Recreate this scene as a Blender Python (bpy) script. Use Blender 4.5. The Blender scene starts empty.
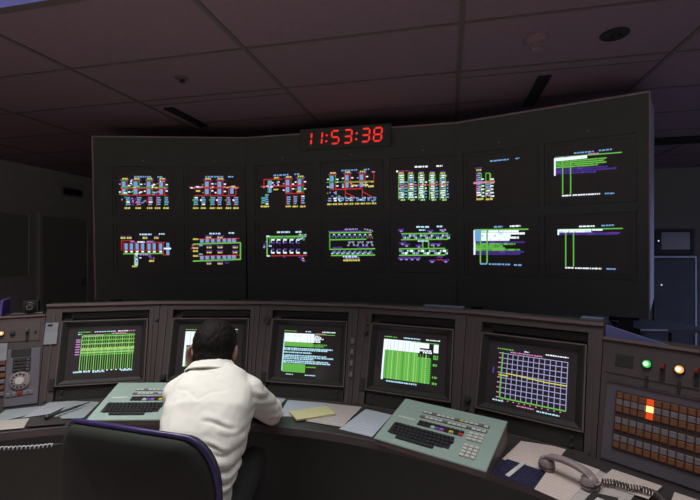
import bpy, bmesh, math, random
from mathutils import Vector, Matrix, noise
rnd = random.Random(7)
S = bpy.context.scene
COL = S.collection
R = math.radians

# ------------------------------------------------------------------ camera
F = 422.0                      # focal length in pixels of the 700x500 frame
HOR = 251.0                    # horizon row
CZ = 1.5                       # camera height
cd = bpy.data.cameras.new('camera'); cd.sensor_width = 36.0; cd.lens = F / 700 * 36
cam = bpy.data.objects.new('camera', cd); COL.objects.link(cam)
cam.location = (0, 0, CZ); cam.rotation_euler = (R(90) + math.atan((HOR - 250) / F), 0, 0)
cd.clip_start = 0.02
S.camera = cam
# ------------------------------------------------------------------ world, exposure
w = bpy.data.worlds.new('world'); S.world = w; w.use_nodes = True
w.node_tree.nodes['Background'].inputs[0].default_value = (0.006, 0.006, 0.008, 1)
w.node_tree.nodes['Background'].inputs[1].default_value = 1.0
vs = S.view_settings
vs.view_transform = 'Standard'; vs.look = 'None'; vs.exposure = 0.0; vs.gamma = 1.0; vs.use_curve_mapping = False
TROFFER_POWER = (10.5, 4.2, 4.4, 13.0, 13.0, 13.0, 17.0)
TROFFER_SPREAD = (R(82), R(80), R(88), R(95), R(95), R(95), R(130))

# ------------------------------------------------------------------ helpers
def Vv(*a): return Vector(a)
def ray(x, y): return Vector(((x - 350) / F, 1.0, (HOR - y) / F))
CAM = Vector((0, 0, CZ))
def at_z(x, y, z):
    d = ray(x, y); return CAM + d * ((z - CZ) / d.z)
def at_d(x, y, D): return CAM + ray(x, y) * D
def on_plane(x, y, p, n):
    d = ray(x, y); return CAM + d * ((p - CAM).dot(n) / d.dot(n))

class MB:
    def __init__(s): s.v = []; s.f = []; s.c = []
    def add(s, vs_, fs, M=None, col=None):
        o = len(s.v)
        s.v += [(M @ Vector(p)) if M else Vector(p) for p in vs_]
        s.f += [tuple(i + o for i in f) for f in fs]
        if col is not None: s.c += [col] * len(vs_)
        return s
    def box(s, x0, x1, y0, y1, z0, z1, M=None):
        vs_ = [(x, y, z) for z in (z0, z1) for y in (y0, y1) for x in (x0, x1)]
        return s.add(vs_, [(0, 2, 3, 1), (4, 5, 7, 6), (0, 1, 5, 4), (2, 6, 7, 3), (0, 4, 6, 2), (1, 3, 7, 5)], M)
    def bbox(s, x0, x1, y0, y1, z0, z1, b=.003, M=None):
        """box with its top (z1) edges chamfered"""
        vs_ = [(x0, y0, z0), (x1, y0, z0), (x1, y1, z0), (x0, y1, z0),
               (x0, y0, z1 - b), (x1, y0, z1 - b), (x1, y1, z1 - b), (x0, y1, z1 - b),
               (x0 + b, y0 + b, z1), (x1 - b, y0 + b, z1), (x1 - b, y1 - b, z1), (x0 + b, y1 - b, z1)]
        fs = [(3, 2, 1, 0), (8, 9, 10, 11)]
        for k in range(4):
            j = (k + 1) % 4
            fs += [(k, j, 4 + j, 4 + k), (4 + k, 4 + j, 8 + j, 8 + k)]
        return s.add(vs_, fs, M)
    def prism(s, poly, z0, z1, M=None):
        n = len(poly)
        vs_ = [(x, y, z0) for x, y in poly] + [(x, y, z1) for x, y in poly]
        fs = [tuple(reversed(range(n))), tuple(range(n, 2 * n))] + [(i, (i + 1) % n, n + (i + 1) % n, n + i) for i in range(n)]
        return s.add(vs_, fs, M)
    def lathe(s, prof, n=20, M=None):
        """profile of (radius, z) turned about z"""
        vs_ = []; fs = []
        for r, z in prof:
            for k in range(n):
                a = 2 * math.pi * k / n; vs_.append((r * math.cos(a), r * math.sin(a), z))
        for i in range(len(prof) - 1):
            for k in range(n):
                j = (k + 1) % n
                fs.append((i * n + k, i * n + j, (i + 1) * n + j, (i + 1) * n + k))
        fs.append(tuple(reversed(range(n)))); fs.append(tuple(range((len(prof) - 1) * n, len(prof) * n)))
        return s.add(vs_, fs, M)
    def tube(s, pts, rad, n=10, M=None):
        pts = [Vector(p) for p in pts]
        rs = rad if isinstance(rad, (list, tuple)) else [rad] * len(pts)
        vs_ = []; fs = []; up = None
        for i, p in enumerate(pts):
            t = (pts[min(i + 1, len(pts) - 1)] - pts[max(i - 1, 0)]).normalized()
            if up is None:
                up = Vector((0, 0, 1)) if abs(t.z) < .9 else Vector((1, 0, 0))
            a = t.cross(up).normalized(); b = a.cross(t).normalized(); up = b
            for k in range(n):
                q = 2 * math.pi * k / n; vs_.append(p + (a * math.cos(q) + b * math.sin(q)) * rs[i])
        for i in range(len(pts) - 1):
            for k in range(n):
                j = (k + 1) % n; fs.append((i * n + k, (i + 1) * n + k, (i + 1) * n + j, i * n + j))
        fs.append(tuple(range(n))); fs.append(tuple(reversed(range((len(pts) - 1) * n, len(pts) * n))))
        return s.add(vs_, fs, M)
    def ell(s, c, r, M=None, n=14, m=9):
        """ellipsoid"""
        c = Vector(c); r = (r, r, r) if isinstance(r, (int, float)) else r
        vs_ = [(0, 0, -1)]; fs = []
        for i in range(1, m):
            q = -math.pi / 2 + math.pi * i / m
            for k in range(n):
                a = 2 * math.pi * k / n; vs_.append((math.cos(q) * math.cos(a), math.cos(q) * math.sin(a), math.sin(q)))
        vs_.append((0, 0, 1)); L = len(vs_) - 1
        for k in range(n):
            j = (k + 1) % n
            fs.append((0, 1 + j, 1 + k)); fs.append((L, L - n + k, L - n + j))
            for i in range(m - 2):
                fs.append((1 + i * n + k, 1 + i * n + j, 1 + (i + 1) * n + j, 1 + (i + 1) * n + k))
        T = Matrix.Translation(c) @ Matrix.Diagonal((r[0], r[1], r[2], 1))
        return s.add(vs_, fs, (M @ T) if M else T)
    def loft(s, secs, n=28, p=2.3):
        """sections (centre, half axis a, half axis b)"""
        vs_ = []; fs = []
        for c, a, b in secs:
            for k in range(n):
                q = 2 * math.pi * k / n; cx, sx = math.cos(q), math.sin(q)
                cx = math.copysign(abs(cx) ** (2 / p), cx); sx = math.copysign(abs(sx) ** (2 / p), sx)
                vs_.append(Vector(c) + a * cx + b * sx)
        for i in range(len(secs) - 1):
            for k in range(n):
                j = (k + 1) % n; fs.append((i * n + k, i * n + j, (i + 1) * n + j, (i + 1) * n + k))
        fs.append(tuple(reversed(range(n)))); fs.append(tuple(range((len(secs) - 1) * n, len(secs) * n)))
        return s.add(vs_, fs)
    def mesh(s, name):
        me = bpy.data.meshes.new(name); me.from_pydata([tuple(p) for p in s.v], [], s.f)
        bm = bmesh.new(); bm.from_mesh(me)
        if not s.c: bmesh.ops.recalc_face_normals(bm, faces=bm.faces)
        bm.to_mesh(me); bm.free()
        if s.c:
            at = me.color_attributes.new('Col', 'FLOAT_COLOR', 'POINT')
            for i, c in enumerate(s.c): at.data[i].color = (*c, 1)
        return me
    def build(s, name, m, parent=None, smooth=None):
        return link(name, s.mesh(name), m, parent, smooth)

def link(name, me, m, parent=None, smooth=None):
    if m is not None and not me.materials: me.materials.append(m)
    if smooth:
        for p in me.polygons: p.use_smooth = True
        if smooth is not True:
            try: me.set_sharp_from_angle(angle=R(smooth))
            except Exception: pass
    o = bpy.data.objects.new(name, me); COL.objects.link(o)
    if parent: o.parent = parent
    return o
def tag(o, label=None, cat=None, group=None, kind=None):
    if label: o['label'] = label
    if cat: o['category'] = cat
    if group: o['group'] = group
    if kind: o['kind'] = kind
    return o
def thing(name, label, cat, loc=(0, 0, 0), rz=0.0, group=None, kind=None):
    o = bpy.data.objects.new(name, None); COL.objects.link(o)
    o.empty_display_size = .05; o.location = loc; o.rotation_euler = (0, 0, rz)
    return tag(o, label, cat, group, kind)

# ------------------------------------------------------------------ materials
def mat(name, col, rough=.5, metal=0.0, var=.12, scale=14.0, emit=None, bump=0.0, bscale=200.0, spec=.5):
    m = bpy.data.materials.new(name); m.use_nodes = True
    nt = m.node_tree; b = nt.nodes['Principled BSDF']
    b.inputs['Roughness'].default_value = rough; b.inputs['Metallic'].default_value = metal
    b.inputs['Specular IOR Level'].default_value = spec
    tc = nt.nodes.new('ShaderNodeTexCoord')
    nz = nt.nodes.new('ShaderNodeTexNoise'); nz.inputs['Scale'].default_value = scale; nz.inputs['Detail'].default_value = 5
    nt.links.new(tc.outputs['Object'], nz.inputs['Vector'])
    rp = nt.nodes.new('ShaderNodeValToRGB')
    rp.color_ramp.elements[0].position = .3; rp.color_ramp.elements[1].position = .7
    rp.color_ramp.elements[0].color = (*[c * (1 - var) for c in col], 1)
    rp.color_ramp.elements[1].color = (*[min(1, c * (1 + var)) for c in col], 1)
    nt.links.new(nz.outputs['Fac'], rp.inputs['Fac']); nt.links.new(rp.outputs['Color'], b.inputs['Base Color'])
    if emit:
        b.inputs['Emission Color'].default_value = (*emit[:3], 1); b.inputs['Emission Strength'].default_value = emit[3]
    if bump:
        n2 = nt.nodes.new('ShaderNodeTexNoise'); n2.inputs['Scale'].default_value = bscale; n2.inputs['Detail'].default_value = 3
        nt.links.new(tc.outputs['Object'], n2.inputs['Vector'])
        bp = nt.nodes.new('ShaderNodeBump'); bp.inputs['Strength'].default_value = bump; bp.inputs['Distance'].default_value = .004
        nt.links.new(n2.outputs['Fac'], bp.inputs['Height']); nt.links.new(bp.outputs['Normal'], b.inputs['Normal'])
    return m
def paper_mat(name, col, ink, lines=70.0, amount=.22):
    """paper with rows of faint print"""
    m = mat(name, col, .75, var=.06, scale=6)
    nt = m.node_tree; b = nt.nodes['Principled BSDF']; src = b.inputs['Base Color'].links[0].from_socket
    tc = nt.nodes.new('ShaderNodeTexCoord')
    wv = nt.nodes.new('ShaderNodeTexWave'); wv.bands_direction = 'Y'; wv.inputs['Scale'].default_value = lines / 6.28; wv.inputs['Distortion'].default_value = .4
    nt.links.new(tc.outputs['Object'], wv.inputs['Vector'])
    mp = nt.nodes.new('ShaderNodeMapping'); mp.inputs['Scale'].default_value = (90, 25, 1)
    nt.links.new(tc.outputs['Object'], mp.inputs['Vector'])
    nz = nt.nodes.new('ShaderNodeTexNoise'); nz.inputs['Scale'].default_value = 1.0
    nt.links.new(mp.outputs['Vector'], nz.inputs['Vector'])
    mu = nt.nodes.new('ShaderNodeMath'); mu.operation = 'MULTIPLY'
    nt.links.new(wv.outputs['Fac'], mu.inputs[0]); nt.links.new(nz.outputs['Fac'], mu.inputs[1])
    gt = nt.nodes.new('ShaderNodeMath'); gt.operation = 'GREATER_THAN'; gt.inputs[1].default_value = .42
    nt.links.new(mu.outputs[0], gt.inputs[0])
    m2 = nt.nodes.new('ShaderNodeMath'); m2.operation = 'MULTIPLY'; m2.inputs[1].default_value = amount
    nt.links.new(gt.outputs[0], m2.inputs[0])
    mx = nt.nodes.new('ShaderNodeMixRGB'); mx.inputs[2].default_value = (*ink, 1)
    nt.links.new(m2.outputs[0], mx.inputs[0]); nt.links.new(src, mx.inputs[1]); nt.links.new(mx.outputs[0], b.inputs['Base Color'])
    return m
def glow(name, col, st):
    m = bpy.data.materials.new(name); m.use_nodes = True; nt = m.node_tree
    nt.nodes.remove(nt.nodes['Principled BSDF']); e = nt.nodes.new('ShaderNodeEmission')
    e.inputs[0].default_value = (*col, 1); e.inputs[1].default_value = st
    nt.links.new(e.outputs[0], nt.nodes['Material Output'].inputs[0]); return m
def vglow(name, st):
    m = glow(name, (1, 1, 1), st); nt = m.node_tree
    a = nt.nodes.new('ShaderNodeAttribute'); a.attribute_name = 'Col'
    e = [n for n in nt.nodes if n.type == 'EMISSION'][0]; nt.links.new(a.outputs['Color'], e.inputs[0]); return m

M = dict(
    tile=mat('ceiling_tile', (.385, .278, .315), .9, var=.05, scale=30, bump=.5, bscale=160),
    tee=mat('ceiling_tee', (.22, .19, .165), .6, var=.05),
    plenum=mat('plenum', (.05, .045, .045), .9),
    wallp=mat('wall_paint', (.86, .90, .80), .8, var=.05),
    floor=mat('carpet', (.50, .40, .42), .95, var=.25, scale=60, bump=.4),  # unseen floor, made pale and pinkish to bounce mauve light onto the ceiling
    dark=mat('dark_panel', (.10, .10, .095), .6, var=.05),
    black=mat('black_plastic', (.035, .035, .033), .5, var=.08),
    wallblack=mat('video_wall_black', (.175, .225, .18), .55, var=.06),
    tubeblack=mat('console_monitor_black', (.028, .028, .026), .45, var=.06),
    bezelblack=mat('monitor_black', (.165, .21, .17), .45, var=.06),
    walltrim=mat('video_wall_trim', (.80, .60, .60), .4, var=.06),
    folder=mat('folder_grey', (.16, .18, .24), .5, var=.06),
    modesty=mat('modesty_black', (.05, .064, .05), .6, var=.06),
    doordark=mat('dark_door', (.52, .60, .50), .7, var=.04),
    wallp_shade=mat('wall_paint_shaded', (.5, .54, .46), .8, var=.05),  # wall paint darkened: shade on the right and back walls put into colour
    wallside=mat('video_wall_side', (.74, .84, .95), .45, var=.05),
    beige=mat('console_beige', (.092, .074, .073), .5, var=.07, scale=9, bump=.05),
    beigelip=mat('console_lip', (.17, .125, .125), .4, var=.06),  # lighter pinkish tone: ceiling light along the top lips put into the colour
    beige2=mat('console_rib', (.115, .092, .09), .45, var=.06, scale=9),
    hood=mat('console_hood', (.05, .043, .041), .5, var=.06),
    lilac=mat('lilac_metal', (.145, .135, .16), .4, metal=.2, var=.06),
    lilac2=mat('dial_plate_metal', (.19, .18, .215), .4, metal=.2, var=.06),
    gusset=mat('steel_blue_lit', (.14, .16, .40), .4, var=.05),  # bluish light falling on the wedge is put into the steel's colour
    glass=mat('tube_glass', (.06, .05, .055), .16, var=.02, spec=.5),
    wglass=mat('wall_tube_glass', (.20, .215, .185), .4, var=.03, spec=.3),
    desk=mat('desk_top', (.04, .035, .035), .35, var=.1),
    deskedge=mat('desk_edge', (.10, .08, .085), .4, var=.08),
    kbcase=mat('keyboard_case', (.285, .385, .35), .55, var=.05, scale=20, bump=.05),
    kbside=mat('keyboard_side', (.16, .13, .12), .5),
    keyblack=mat('key_black', (.035, .035, .04), .35),
    keywhite=mat('key_white', (.62, .62, .58), .4),
    keyred=mat('key_red', (.6, .05, .04), .4), keyyellow=mat('key_yellow', (.65, .55, .06), .4),
    keymag=mat('key_magenta', (.5, .1, .5), .4), keyblue=mat('key_blue', (.1, .12, .45), .4),
    btnorange=mat('button_orange', (.20, .085, .04), .4, var=.15), btngrey=mat('button_grey', (.20, .17, .185), .4, var=.1),
    btnlight=mat('button_light', (.24, .22, .26), .4),
    btndark=mat('button_dark', (.07, .05, .05), .5),
    chrome=mat('chrome', (.6, .6, .62), .2, metal=1),
    red=mat('red_plastic', (.26, .035, .025), .4),
    shirt=mat('shirt_cotton', (.80, .80, .74), .85, var=.03, scale=8, bump=.06, bscale=500),
    skin=mat('skin', (.42, .22, .16), .5, var=.08), hair=mat('dark_hair', (.010, .008, .007), .7, var=.3, scale=80, bump=.4, bscale=220, spec=.2),
    trousers=mat('dark_trousers', (.018, .019, .018), .9), shoe=mat('shoe_leather', (.03, .025, .02), .4),
    chair=mat('chair_black', (.022, .029, .022), .75, var=.1), piping=mat('chair_piping', (.055, .04, .15), .25, var=.1),
    handset=mat('handset_grey', (.32, .26, .27), .35, var=.05), cord=mat('cord_dark', (.10, .085, .085), .4), cordw=mat('cord_pale', (.6, .58, .66), .4),
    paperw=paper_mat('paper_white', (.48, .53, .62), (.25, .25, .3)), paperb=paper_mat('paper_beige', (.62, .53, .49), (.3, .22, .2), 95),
    paperg=paper_mat('paper_grey', (.50, .46, .44), (.25, .22, .22), 60), papert=paper_mat('paper_teal', (.24, .28, .30), (.16, .18, .2), 80), paperw_shade=paper_mat('paper_white_shaded', (.30, .32, .36), (.18, .18, .2), 75), paperc=paper_mat('paper_cream', (.36, .34, .31), (.25, .22, .2), 90),  # dull white paper: light falloff at the left end put into its colour
    yellow=paper_mat('paper_yellow', (.66, .64, .36), (.45, .42, .22), 120, .25),
    purple=mat('purple_plastic', (.16, .10, .42), .4), mat_blue=mat('blue_mat', (.016, .015, .05), .5, var=.95, scale=75),
    rack=mat('rack_dark', (.085, .085, .10), .5), rackedge=mat('rack_edge', (.6, .62, .72), .4), rackscreen=mat('rack_screen', (.42, .38, .42), .5, var=.2, scale=120),
    detector=mat('detector_plastic', (.42, .31, .33), .5), louver=mat('louver', (.30, .30, .55), .3, metal=.4, emit=(.20, .22, .62, .32)),
    image=vglow('screen_image', 1.08), led=glow('red_led', (1.0, .035, .03), 1.0),
)
white_dot = glow('white_lamp', (.8, .85, 1), 1.2)

# ------------------------------------------------------------------ room shell (room axes are turned against the camera)
TH = .228
RX = Vector((math.cos(TH), -math.sin(TH), 0)); RY = Vector((math.sin(TH), math.cos(TH), 0))
def room(xr, yr, z=0.0): return RX * xr + RY * yr + Vector((0, 0, z))
RM = Matrix.Rotation(-TH, 4, 'Z')
CEIL = 2.655
X0, X1, Y0, Y1 = -5.5, 5.0, -3.0, 6.75
def struct(name, mb, m, label, cat):
    o = mb.build(name, m); o.rotation_euler = (0, 0, -TH); return tag(o, label, cat, kind='structure')
struct('floor', MB().box(X0, X1, Y0, Y1, -.1, 0), M['floor'], 'carpeted control room floor toned pale mauve to bounce light', 'floor')
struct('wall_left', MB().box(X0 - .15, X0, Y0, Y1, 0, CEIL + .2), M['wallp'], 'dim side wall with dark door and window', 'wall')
struct('wall_right', MB().box(X1, X1 + .15, Y0, Y1, 0, CEIL + .2), M['wallp_shade'], 'dim side wall past the equipment rack', 'wall')
struct('wall_back', MB().box(X0 - .15, X1 + .15, Y1, Y1 + .15, 0, CEIL + .2), M['wallp_shade'], 'dim wall behind the video wall', 'wall')
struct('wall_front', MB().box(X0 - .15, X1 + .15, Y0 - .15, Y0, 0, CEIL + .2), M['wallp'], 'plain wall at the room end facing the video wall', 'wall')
ceiling = struct('ceiling', MB().box(X0, X1, Y0, Y1, CEIL + .10, CEIL + .2), M['plenum'], 'suspended ceiling of mauve tiles', 'ceiling')
GX, GY = -2.33, 2.205
TROFFERS = [(0, -2), (1, -2), (2, -2), (-1, -6), (1, -6), (3, -6), (4, 1)]         # grid cells (i, j) that hold a luminaire
gi = range(math.floor((X0 - GX) / 1.2), math.ceil((X1 - GX) / 1.2)); gj = range(math.floor((Y0 - GY) / .6), math.ceil((Y1 - GY) / .6))
cell = {}
for i in gi:
    for j in gj:
        if (i, j) in TROFFERS: continue
        x0, x1 = max(X0, GX + 1.2 * i), min(X1, GX + 1.2 * (i + 1)); y0, y1 = max(Y0, GY + .6 * j), min(Y1, GY + .6 * (j + 1))
        key = (round(x1 - x0, 3), round(y1 - y0, 3))
        if key not in cell:
            a, b = key; cell[key] = MB().bbox(-a / 2 + .006, a / 2 - .006, -b / 2 + .006, b / 2 - .006, -.016, 0, .004, Matrix.Rotation(math.pi, 4, 'X')).mesh('ceiling_tile')
        o = link('ceiling_tile', cell[key], M['tile'], ceiling); o.location = ((x0 + x1) / 2, (y0 + y1) / 2, CEIL)
for i in gi:
    x = GX + 1.2 * i
    if x > X0: MB().box(x - .013, x + .013, Y0, Y1, CEIL - .006, CEIL + .012).build('ceiling_rail', M['tee'], ceiling)
rail = {}
for j in gj:
    y = GY + .6 * j
    if y > Y0: MB().box(X0, X1, y - .010, y + .010, CEIL - .004, CEIL + .010).build('ceiling_rail', M['tee'], ceiling)
for i in (0, 2):                                  # narrow filler strip behind the second rail
    x = GX + 1.2 * i
    MB().box(x + .02, x + 1.18, GY + .6 + .095, GY + .6 + .107, CEIL - .004, CEIL + .010).build('ceiling_rail', M['tee'], ceiling)
# air slots in the ceiling
for nm, (a, b) in (('one', ((168, 107), (199, 126))), ('two', ((545, 75), (533, 105)))):
    p, q = at_z(*a, CEIL), at_z(*b, CEIL)
    d = q - p; L = d.length
    t = thing('air_slot', 'narrow black linear air slot in the ceiling ' + ('above the track diagrams' if nm == 'one' else 'beside the smoke detector'), 'vent', (p.x, p.y, CEIL), -TH, 'ceiling air slots')
    wd = .035
    MB().box(-wd, wd, 0, L, -.010, -.002).build('slot_body', M['black'], t)
    for sx in (-1, 1): MB().box(sx * wd - .006, sx * wd + .006, 0, L, -.014, 0).build('slot_edge', M['black'], t)
def troffer(i, j, power, spread, label):
    c = room(GX + 1.2 * i + .6, GY + .6 * j + .3, CEIL)
    t = thing('ceiling_light', label, 'ceiling light', c, -TH, 'recessed fluorescent ceiling lights')
    f = MB()
    for x0, x1, y0, y1 in ((-.595, .595, -.295, -.265), (-.595, .595, .265, .295), (-.595, -.565, -.265, .265), (.565, .595, -.265, .265)):
        f.box(x0, x1, y0, y1, -.008, .02)
    f.build('frame', M['tee'], t)
    MB().box(-.565, .565, -.265, .265, -.003, .004).build('lens', M['louver'], t)
    MB().box(-.58, .58, -.28, .28, .02, .08).build('housing', M['tee'], t)
    l = bpy.data.lights.new('tube_light', 'AREA'); l.shape = 'RECTANGLE'; l.size = 1.1; l.size_y = .5; l.energy = power; l.color = (.45, .62, 1.0) if i == 4 else (1.0, .97, .93) if j > -4 else (1.0, .94, .90); l.spread = spread
    lo = bpy.data.objects.new('tube_light', l); COL.objects.link(lo); lo.parent = t; lo.location = (0, 0, -.012)
for (i, j), pw, sp, lb in zip(TROFFERS, TROFFER_POWER, TROFFER_SPREAD, ('recessed ceiling light with bluish lens above the keyboard by the operator', 'recessed ceiling light with bluish lens right above the operator', 'recessed ceiling light with bluish lens above the keyboard by the handset', *['unseen added fill light with bluish lens over the open floor ' + q for q in ('on the door side', 'behind the operator', 'on the rack side')], 'recessed ceiling light with cold bluish light near the equipment rack')):
    troffer(i, j, pw, sp, lb)  # open-floor ones are unseen, added as bounce fill for ceiling and walls
# smoke detector, round speaker, sprinkler
p = at_z(537, 38, CEIL)
t = thing('smoke_detector', 'round mauve smoke detector on the ceiling', 'smoke detector', p, 0)
DN = Matrix.Rotation(math.pi, 4, 'X')
MB().lathe([(.062, 0), (.062, .014), (.055, .024), (.040, .028)], 28, DN).build('base', M['detector'], t, 40)
MB().lathe([(.036, .028), (.036, .046), (.030, .052), (.030, .058)], 24, DN).build('chamber', M['detector'], t, 40)
for k in range(8):
    a = k * math.pi / 4; MB().box(-.003, .003, -.003, .003, .028, .062, DN @ Matrix.Translation((.033 * math.cos(a), .033 * math.sin(a), 0))).build('fin', M['detector'], t)
p = at_z(615, 33.5, CEIL)
t = thing('ceiling_speaker', 'round flat black ceiling disc with small stub near the smoke detector', 'ceiling speaker', p, 0)
MB().lathe([(.07, 0), (.07, .006), (.062, .012), (.01, .013)], 30, DN).build('disc', M['black'], t, 40)
MB().lathe([(.018, .012), (.016, .03), (.006, .034)], 16, DN @ Matrix.Translation((-.01, .02, 0))).build('stub', M['black'], t, 40)
p = at_z(182, 78, CEIL)
t = thing('ceiling_sprinkler', 'small dark round sprinkler plate in the ceiling tile', 'sprinkler', p, 0)
MB().lathe([(.045, 0), (.045, .004), (.034, .010)], 24, DN).build('plate', M['tee'], t, 40)
MB().lathe([(.016, .008), (.012, .022), (.020, .024), (.020, .027)], 14, DN).build('nozzle', M['black'], t, 40)

# side wall: window and door seen beyond the console
nl = RX; pl = room(X0, 0)
def lw(x, y):
    q = on_plane(x, y, pl, nl); return q.dot(RY), q.z
def wallpanel(name, px0, px1, z0, z1, label, cat, extra=None):
    a, b = lw(px0, 240)[0], lw(px1, 240)[0]; a, b = min(a, b), max(a, b)
    t = thing(name, label, cat, (0, 0, 0), -TH, kind='structure')
    MB().box(X0 + .002, X0 + .02, a + .04, b - .04, z0 + .04 if z0 > 0 else 0, z1 - .04).build('pane' if 'window' in name else 'door_leaf', M['doordark'], t)
    f = MB(); f.box(X0, X0 + .035, a, b, z1 - .04, z1)
    if z0 > 0: f.box(X0, X0 + .035, a, b, z0, z0 + .04)
    f.box(X0, X0 + .035, a, a + .04, z0, z1 - .04); f.box(X0, X0 + .035, b - .04, b, z0, z1 - .04)
    f.build('frame', M['wallp'], t)
    if extra: MB().box(X0 + .02, X0 + .07, b - .14, b - .11, .98, 1.1).build('handle', M['chrome'], t)
wallpanel('window_1', -34, 30, 1.13, 2.03, 'dark unlit window in the side wall', 'window')
wallpanel('door_1', 38, 88, 0.0, 2.03, 'dark closed door in the side wall', 'door', True)
y0, z0 = lw(58, 191); y1, z1 = lw(80, 191)
t = thing('wall_box', 'small dark box on the side wall above the door', 'wall box', room(X0, y0, z0), -TH)
MB().box(0, .06, 0, y1 - y0, -.06, .07).build('case', M['doordark'], t); MB().box(.06, .066, .03, y1 - y0 - .03, -.04, .05).build('face', M['black'], t)

# ------------------------------------------------------------------ video wall
CA = {'b': (.16, .34, .62), 'w': (.86, .94, 1.0), 'g': (.06, .30, .05), 'r': (.48, .03, .035), 'y': (.60, .53, .10), 'p': (.11, .04, .32), 'k': (.62, .22, .42), 'l': (.32, .24, .60),
      'c': (.46, .76, .88), 'd': (.055, .028, .20), 'o': (.50, .17, .05), 'G': (.13, .44, .07), 'v': (.34, .34, .60), 'lg': (.34, .60, .20)}
class Scr:
    """an image drawn flat on a screen: unproject photo points to the screen plane, strips lie in that plane"""
    def __init__(s, Minv, Mloc, P, n, ox, oy, sc):
        s.mb = MB(); s.inv = Minv; s.P = P; s.n = n; s.o = (ox, oy, sc); s.loc = Mloc
    def uv(s, x, y):
        q = on_plane(s.o[0] + x / s.o[2], s.o[1] + y / s.o[2], s.P, s.n); q = s.inv @ q; return q.x, q.y
    def scale(s, x, y):
        a = s.uv(x, y); b = s.uv(x + 1, y); c = s.uv(x, y + 1); return abs(b[0] - a[0]), abs(c[1] - a[1])
    def quad(s, pts, col):
        s.mb.add([s.loc(u, v, len(s.mb.f)) for u, v in pts], [(0, 1, 2, 3)], None, CA[col])
    def R(s, cx, cy, wd, h, col):
        u, v = s.uv(cx, cy); a, b = s.scale(cx, cy); a *= wd / 2; b *= h / 2
        s.quad([(u - a, v - b), (u + a, v - b), (u + a, v + b), (u - a, v + b)], col)
    def L(s, x1, y1, x2, y2, th, col):
        p, q = Vector(s.uv(x1, y1)), Vector(s.uv(x2, y2)); d = (q - p).normalized(); nn = Vector((-d.y, d.x)) * (th / 2 * s.scale(x1, y1)[0])
        s.quad([p - nn, q - nn, q + nn, p + nn], col)
    def T(s, x1, y1, x2, y2, h, col, gap=.3, wl=(6, 18)):
        """a row of words: dashes of uneven length"""
        x = x1
        while x < x2:
            k = min(rnd.uniform(*wl), x2 - x); y = y1 + (y2 - y1) * (x - x1) / max(1, x2 - x1)
            s.R(x + k / 2, y, k, h, col); x += k + rnd.uniform(2, 2 + gap * 10)
def stack(s, x, y0, y1, wd=18, col='b', step=11, line='r'):
    y = y0
    while y <= y1:
        s.R(x + rnd.uniform(-2, 2), y, wd + rnd.uniform(-5, 4), 6.5, col if rnd.random() < .75 else rnd.choice('wlb')); y += step
    if line: s.L(x - wd * .55, y0 - 8, x - wd * .55, y1, 3.5, line)
def unit(s, x, yt, c1='r', c2='r', blocks=2, dy=36):
    s.T(x - 13, yt, x + 15, yt, 8, 'y', .1); s.R(x - 18, yt + 6, 10, 6, 'p'); s.R(x + 17, yt + 6, 10, 6, 'p')
    for k in range(blocks):
        y = yt + 28 + k * dy
        s.R(x - 4, y, 17, 27, 'b'); s.L(x - 15, y - 18, x - 15, y + 17, 4, c1); s.L(x + 13, y - 18, x + 13, y + 17, 4, c2 if k else c1)
        s.L(x - 15, y - 18, x + 13, y - 18, 4, c2); s.R(x + 23, y + rnd.uniform(-5, 8), 11, 6, 'w'); s.R(x - 24, y + rnd.uniform(-5, 8), 9, 6, rnd.choice('bgw'))
def scatter(s, x0, x1, y0, y1, n, cols):
    for _ in range(n): s.R(rnd.uniform(x0, x1), rnd.uniform(y0, y1), rnd.uniform(5, 12), rnd.uniform(4, 7), rnd.choice(cols))
def S1(s):
    s.T(118, 183, 205, 183, 7, 'b'); s.T(234, 184, 260, 184, 7, 'b')
    for x, a, b in ((70, 'r', 'g'), (130, 'g', 'r'), (195, 'r', 'g'), (258, 'r', 'r')): unit(s, x, 193, a, b)
    s.L(50, 236, 290, 236, 5, 'g'); s.L(50, 243, 285, 243, 4, 'r'); s.L(60, 275, 285, 275, 4, 'r'); s.L(40, 270, 90, 270, 4, 'g')
    for x, l in ((88, 'g'), (142, 'r'), (200, 'r'), (240, 'r'), (282, 'g')): stack(s, x, 288, 330, line=l); s.T(x - 18, 340, x + 10, 340, 8, 'y', .1)
    scatter(s, 40, 130, 285, 305, 10, 'pl'); scatter(s, 100, 190, 295, 330, 12, 'lpr'); scatter(s, 40, 290, 195, 270, 22, 'wlbk'); s.R(120, 237, 16, 6, 'y'); s.R(228, 237, 16, 6, 'y')
def S2(s):
    s.T(475, 183, 565, 183, 7, 'b'); s.T(588, 183, 615, 183, 7, 'b')
    for x in (487, 550): unit(s, x, 193)
    s.R(608, 255, 17, 27, 'b'); s.L(592, 237, 592, 275, 4, 'r'); s.L(628, 237, 628, 275, 4, 'r')
    s.L(400, 237, 645, 237, 6, 'r'); s.L(420, 277, 628, 277, 4, 'r')
    for x in (438, 615): s.R(x, 254 if x < 500 else 232, 22, 8, 'y')
    scatter(s, 400, 480, 232, 240, 9, 'kw'); scatter(s, 500, 645, 233, 241, 9, 'ky')
    for k, x in enumerate((428, 467, 512, 548, 592, 630)): stack(s, x, 288, 330, line='g' if k < 3 else 'r'); s.T(x - 15, 340, x + 12, 340, 8, 'y', .1); s.R(x - 14, 300, 9, 8, 'w' if k % 2 else 'g')
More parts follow.
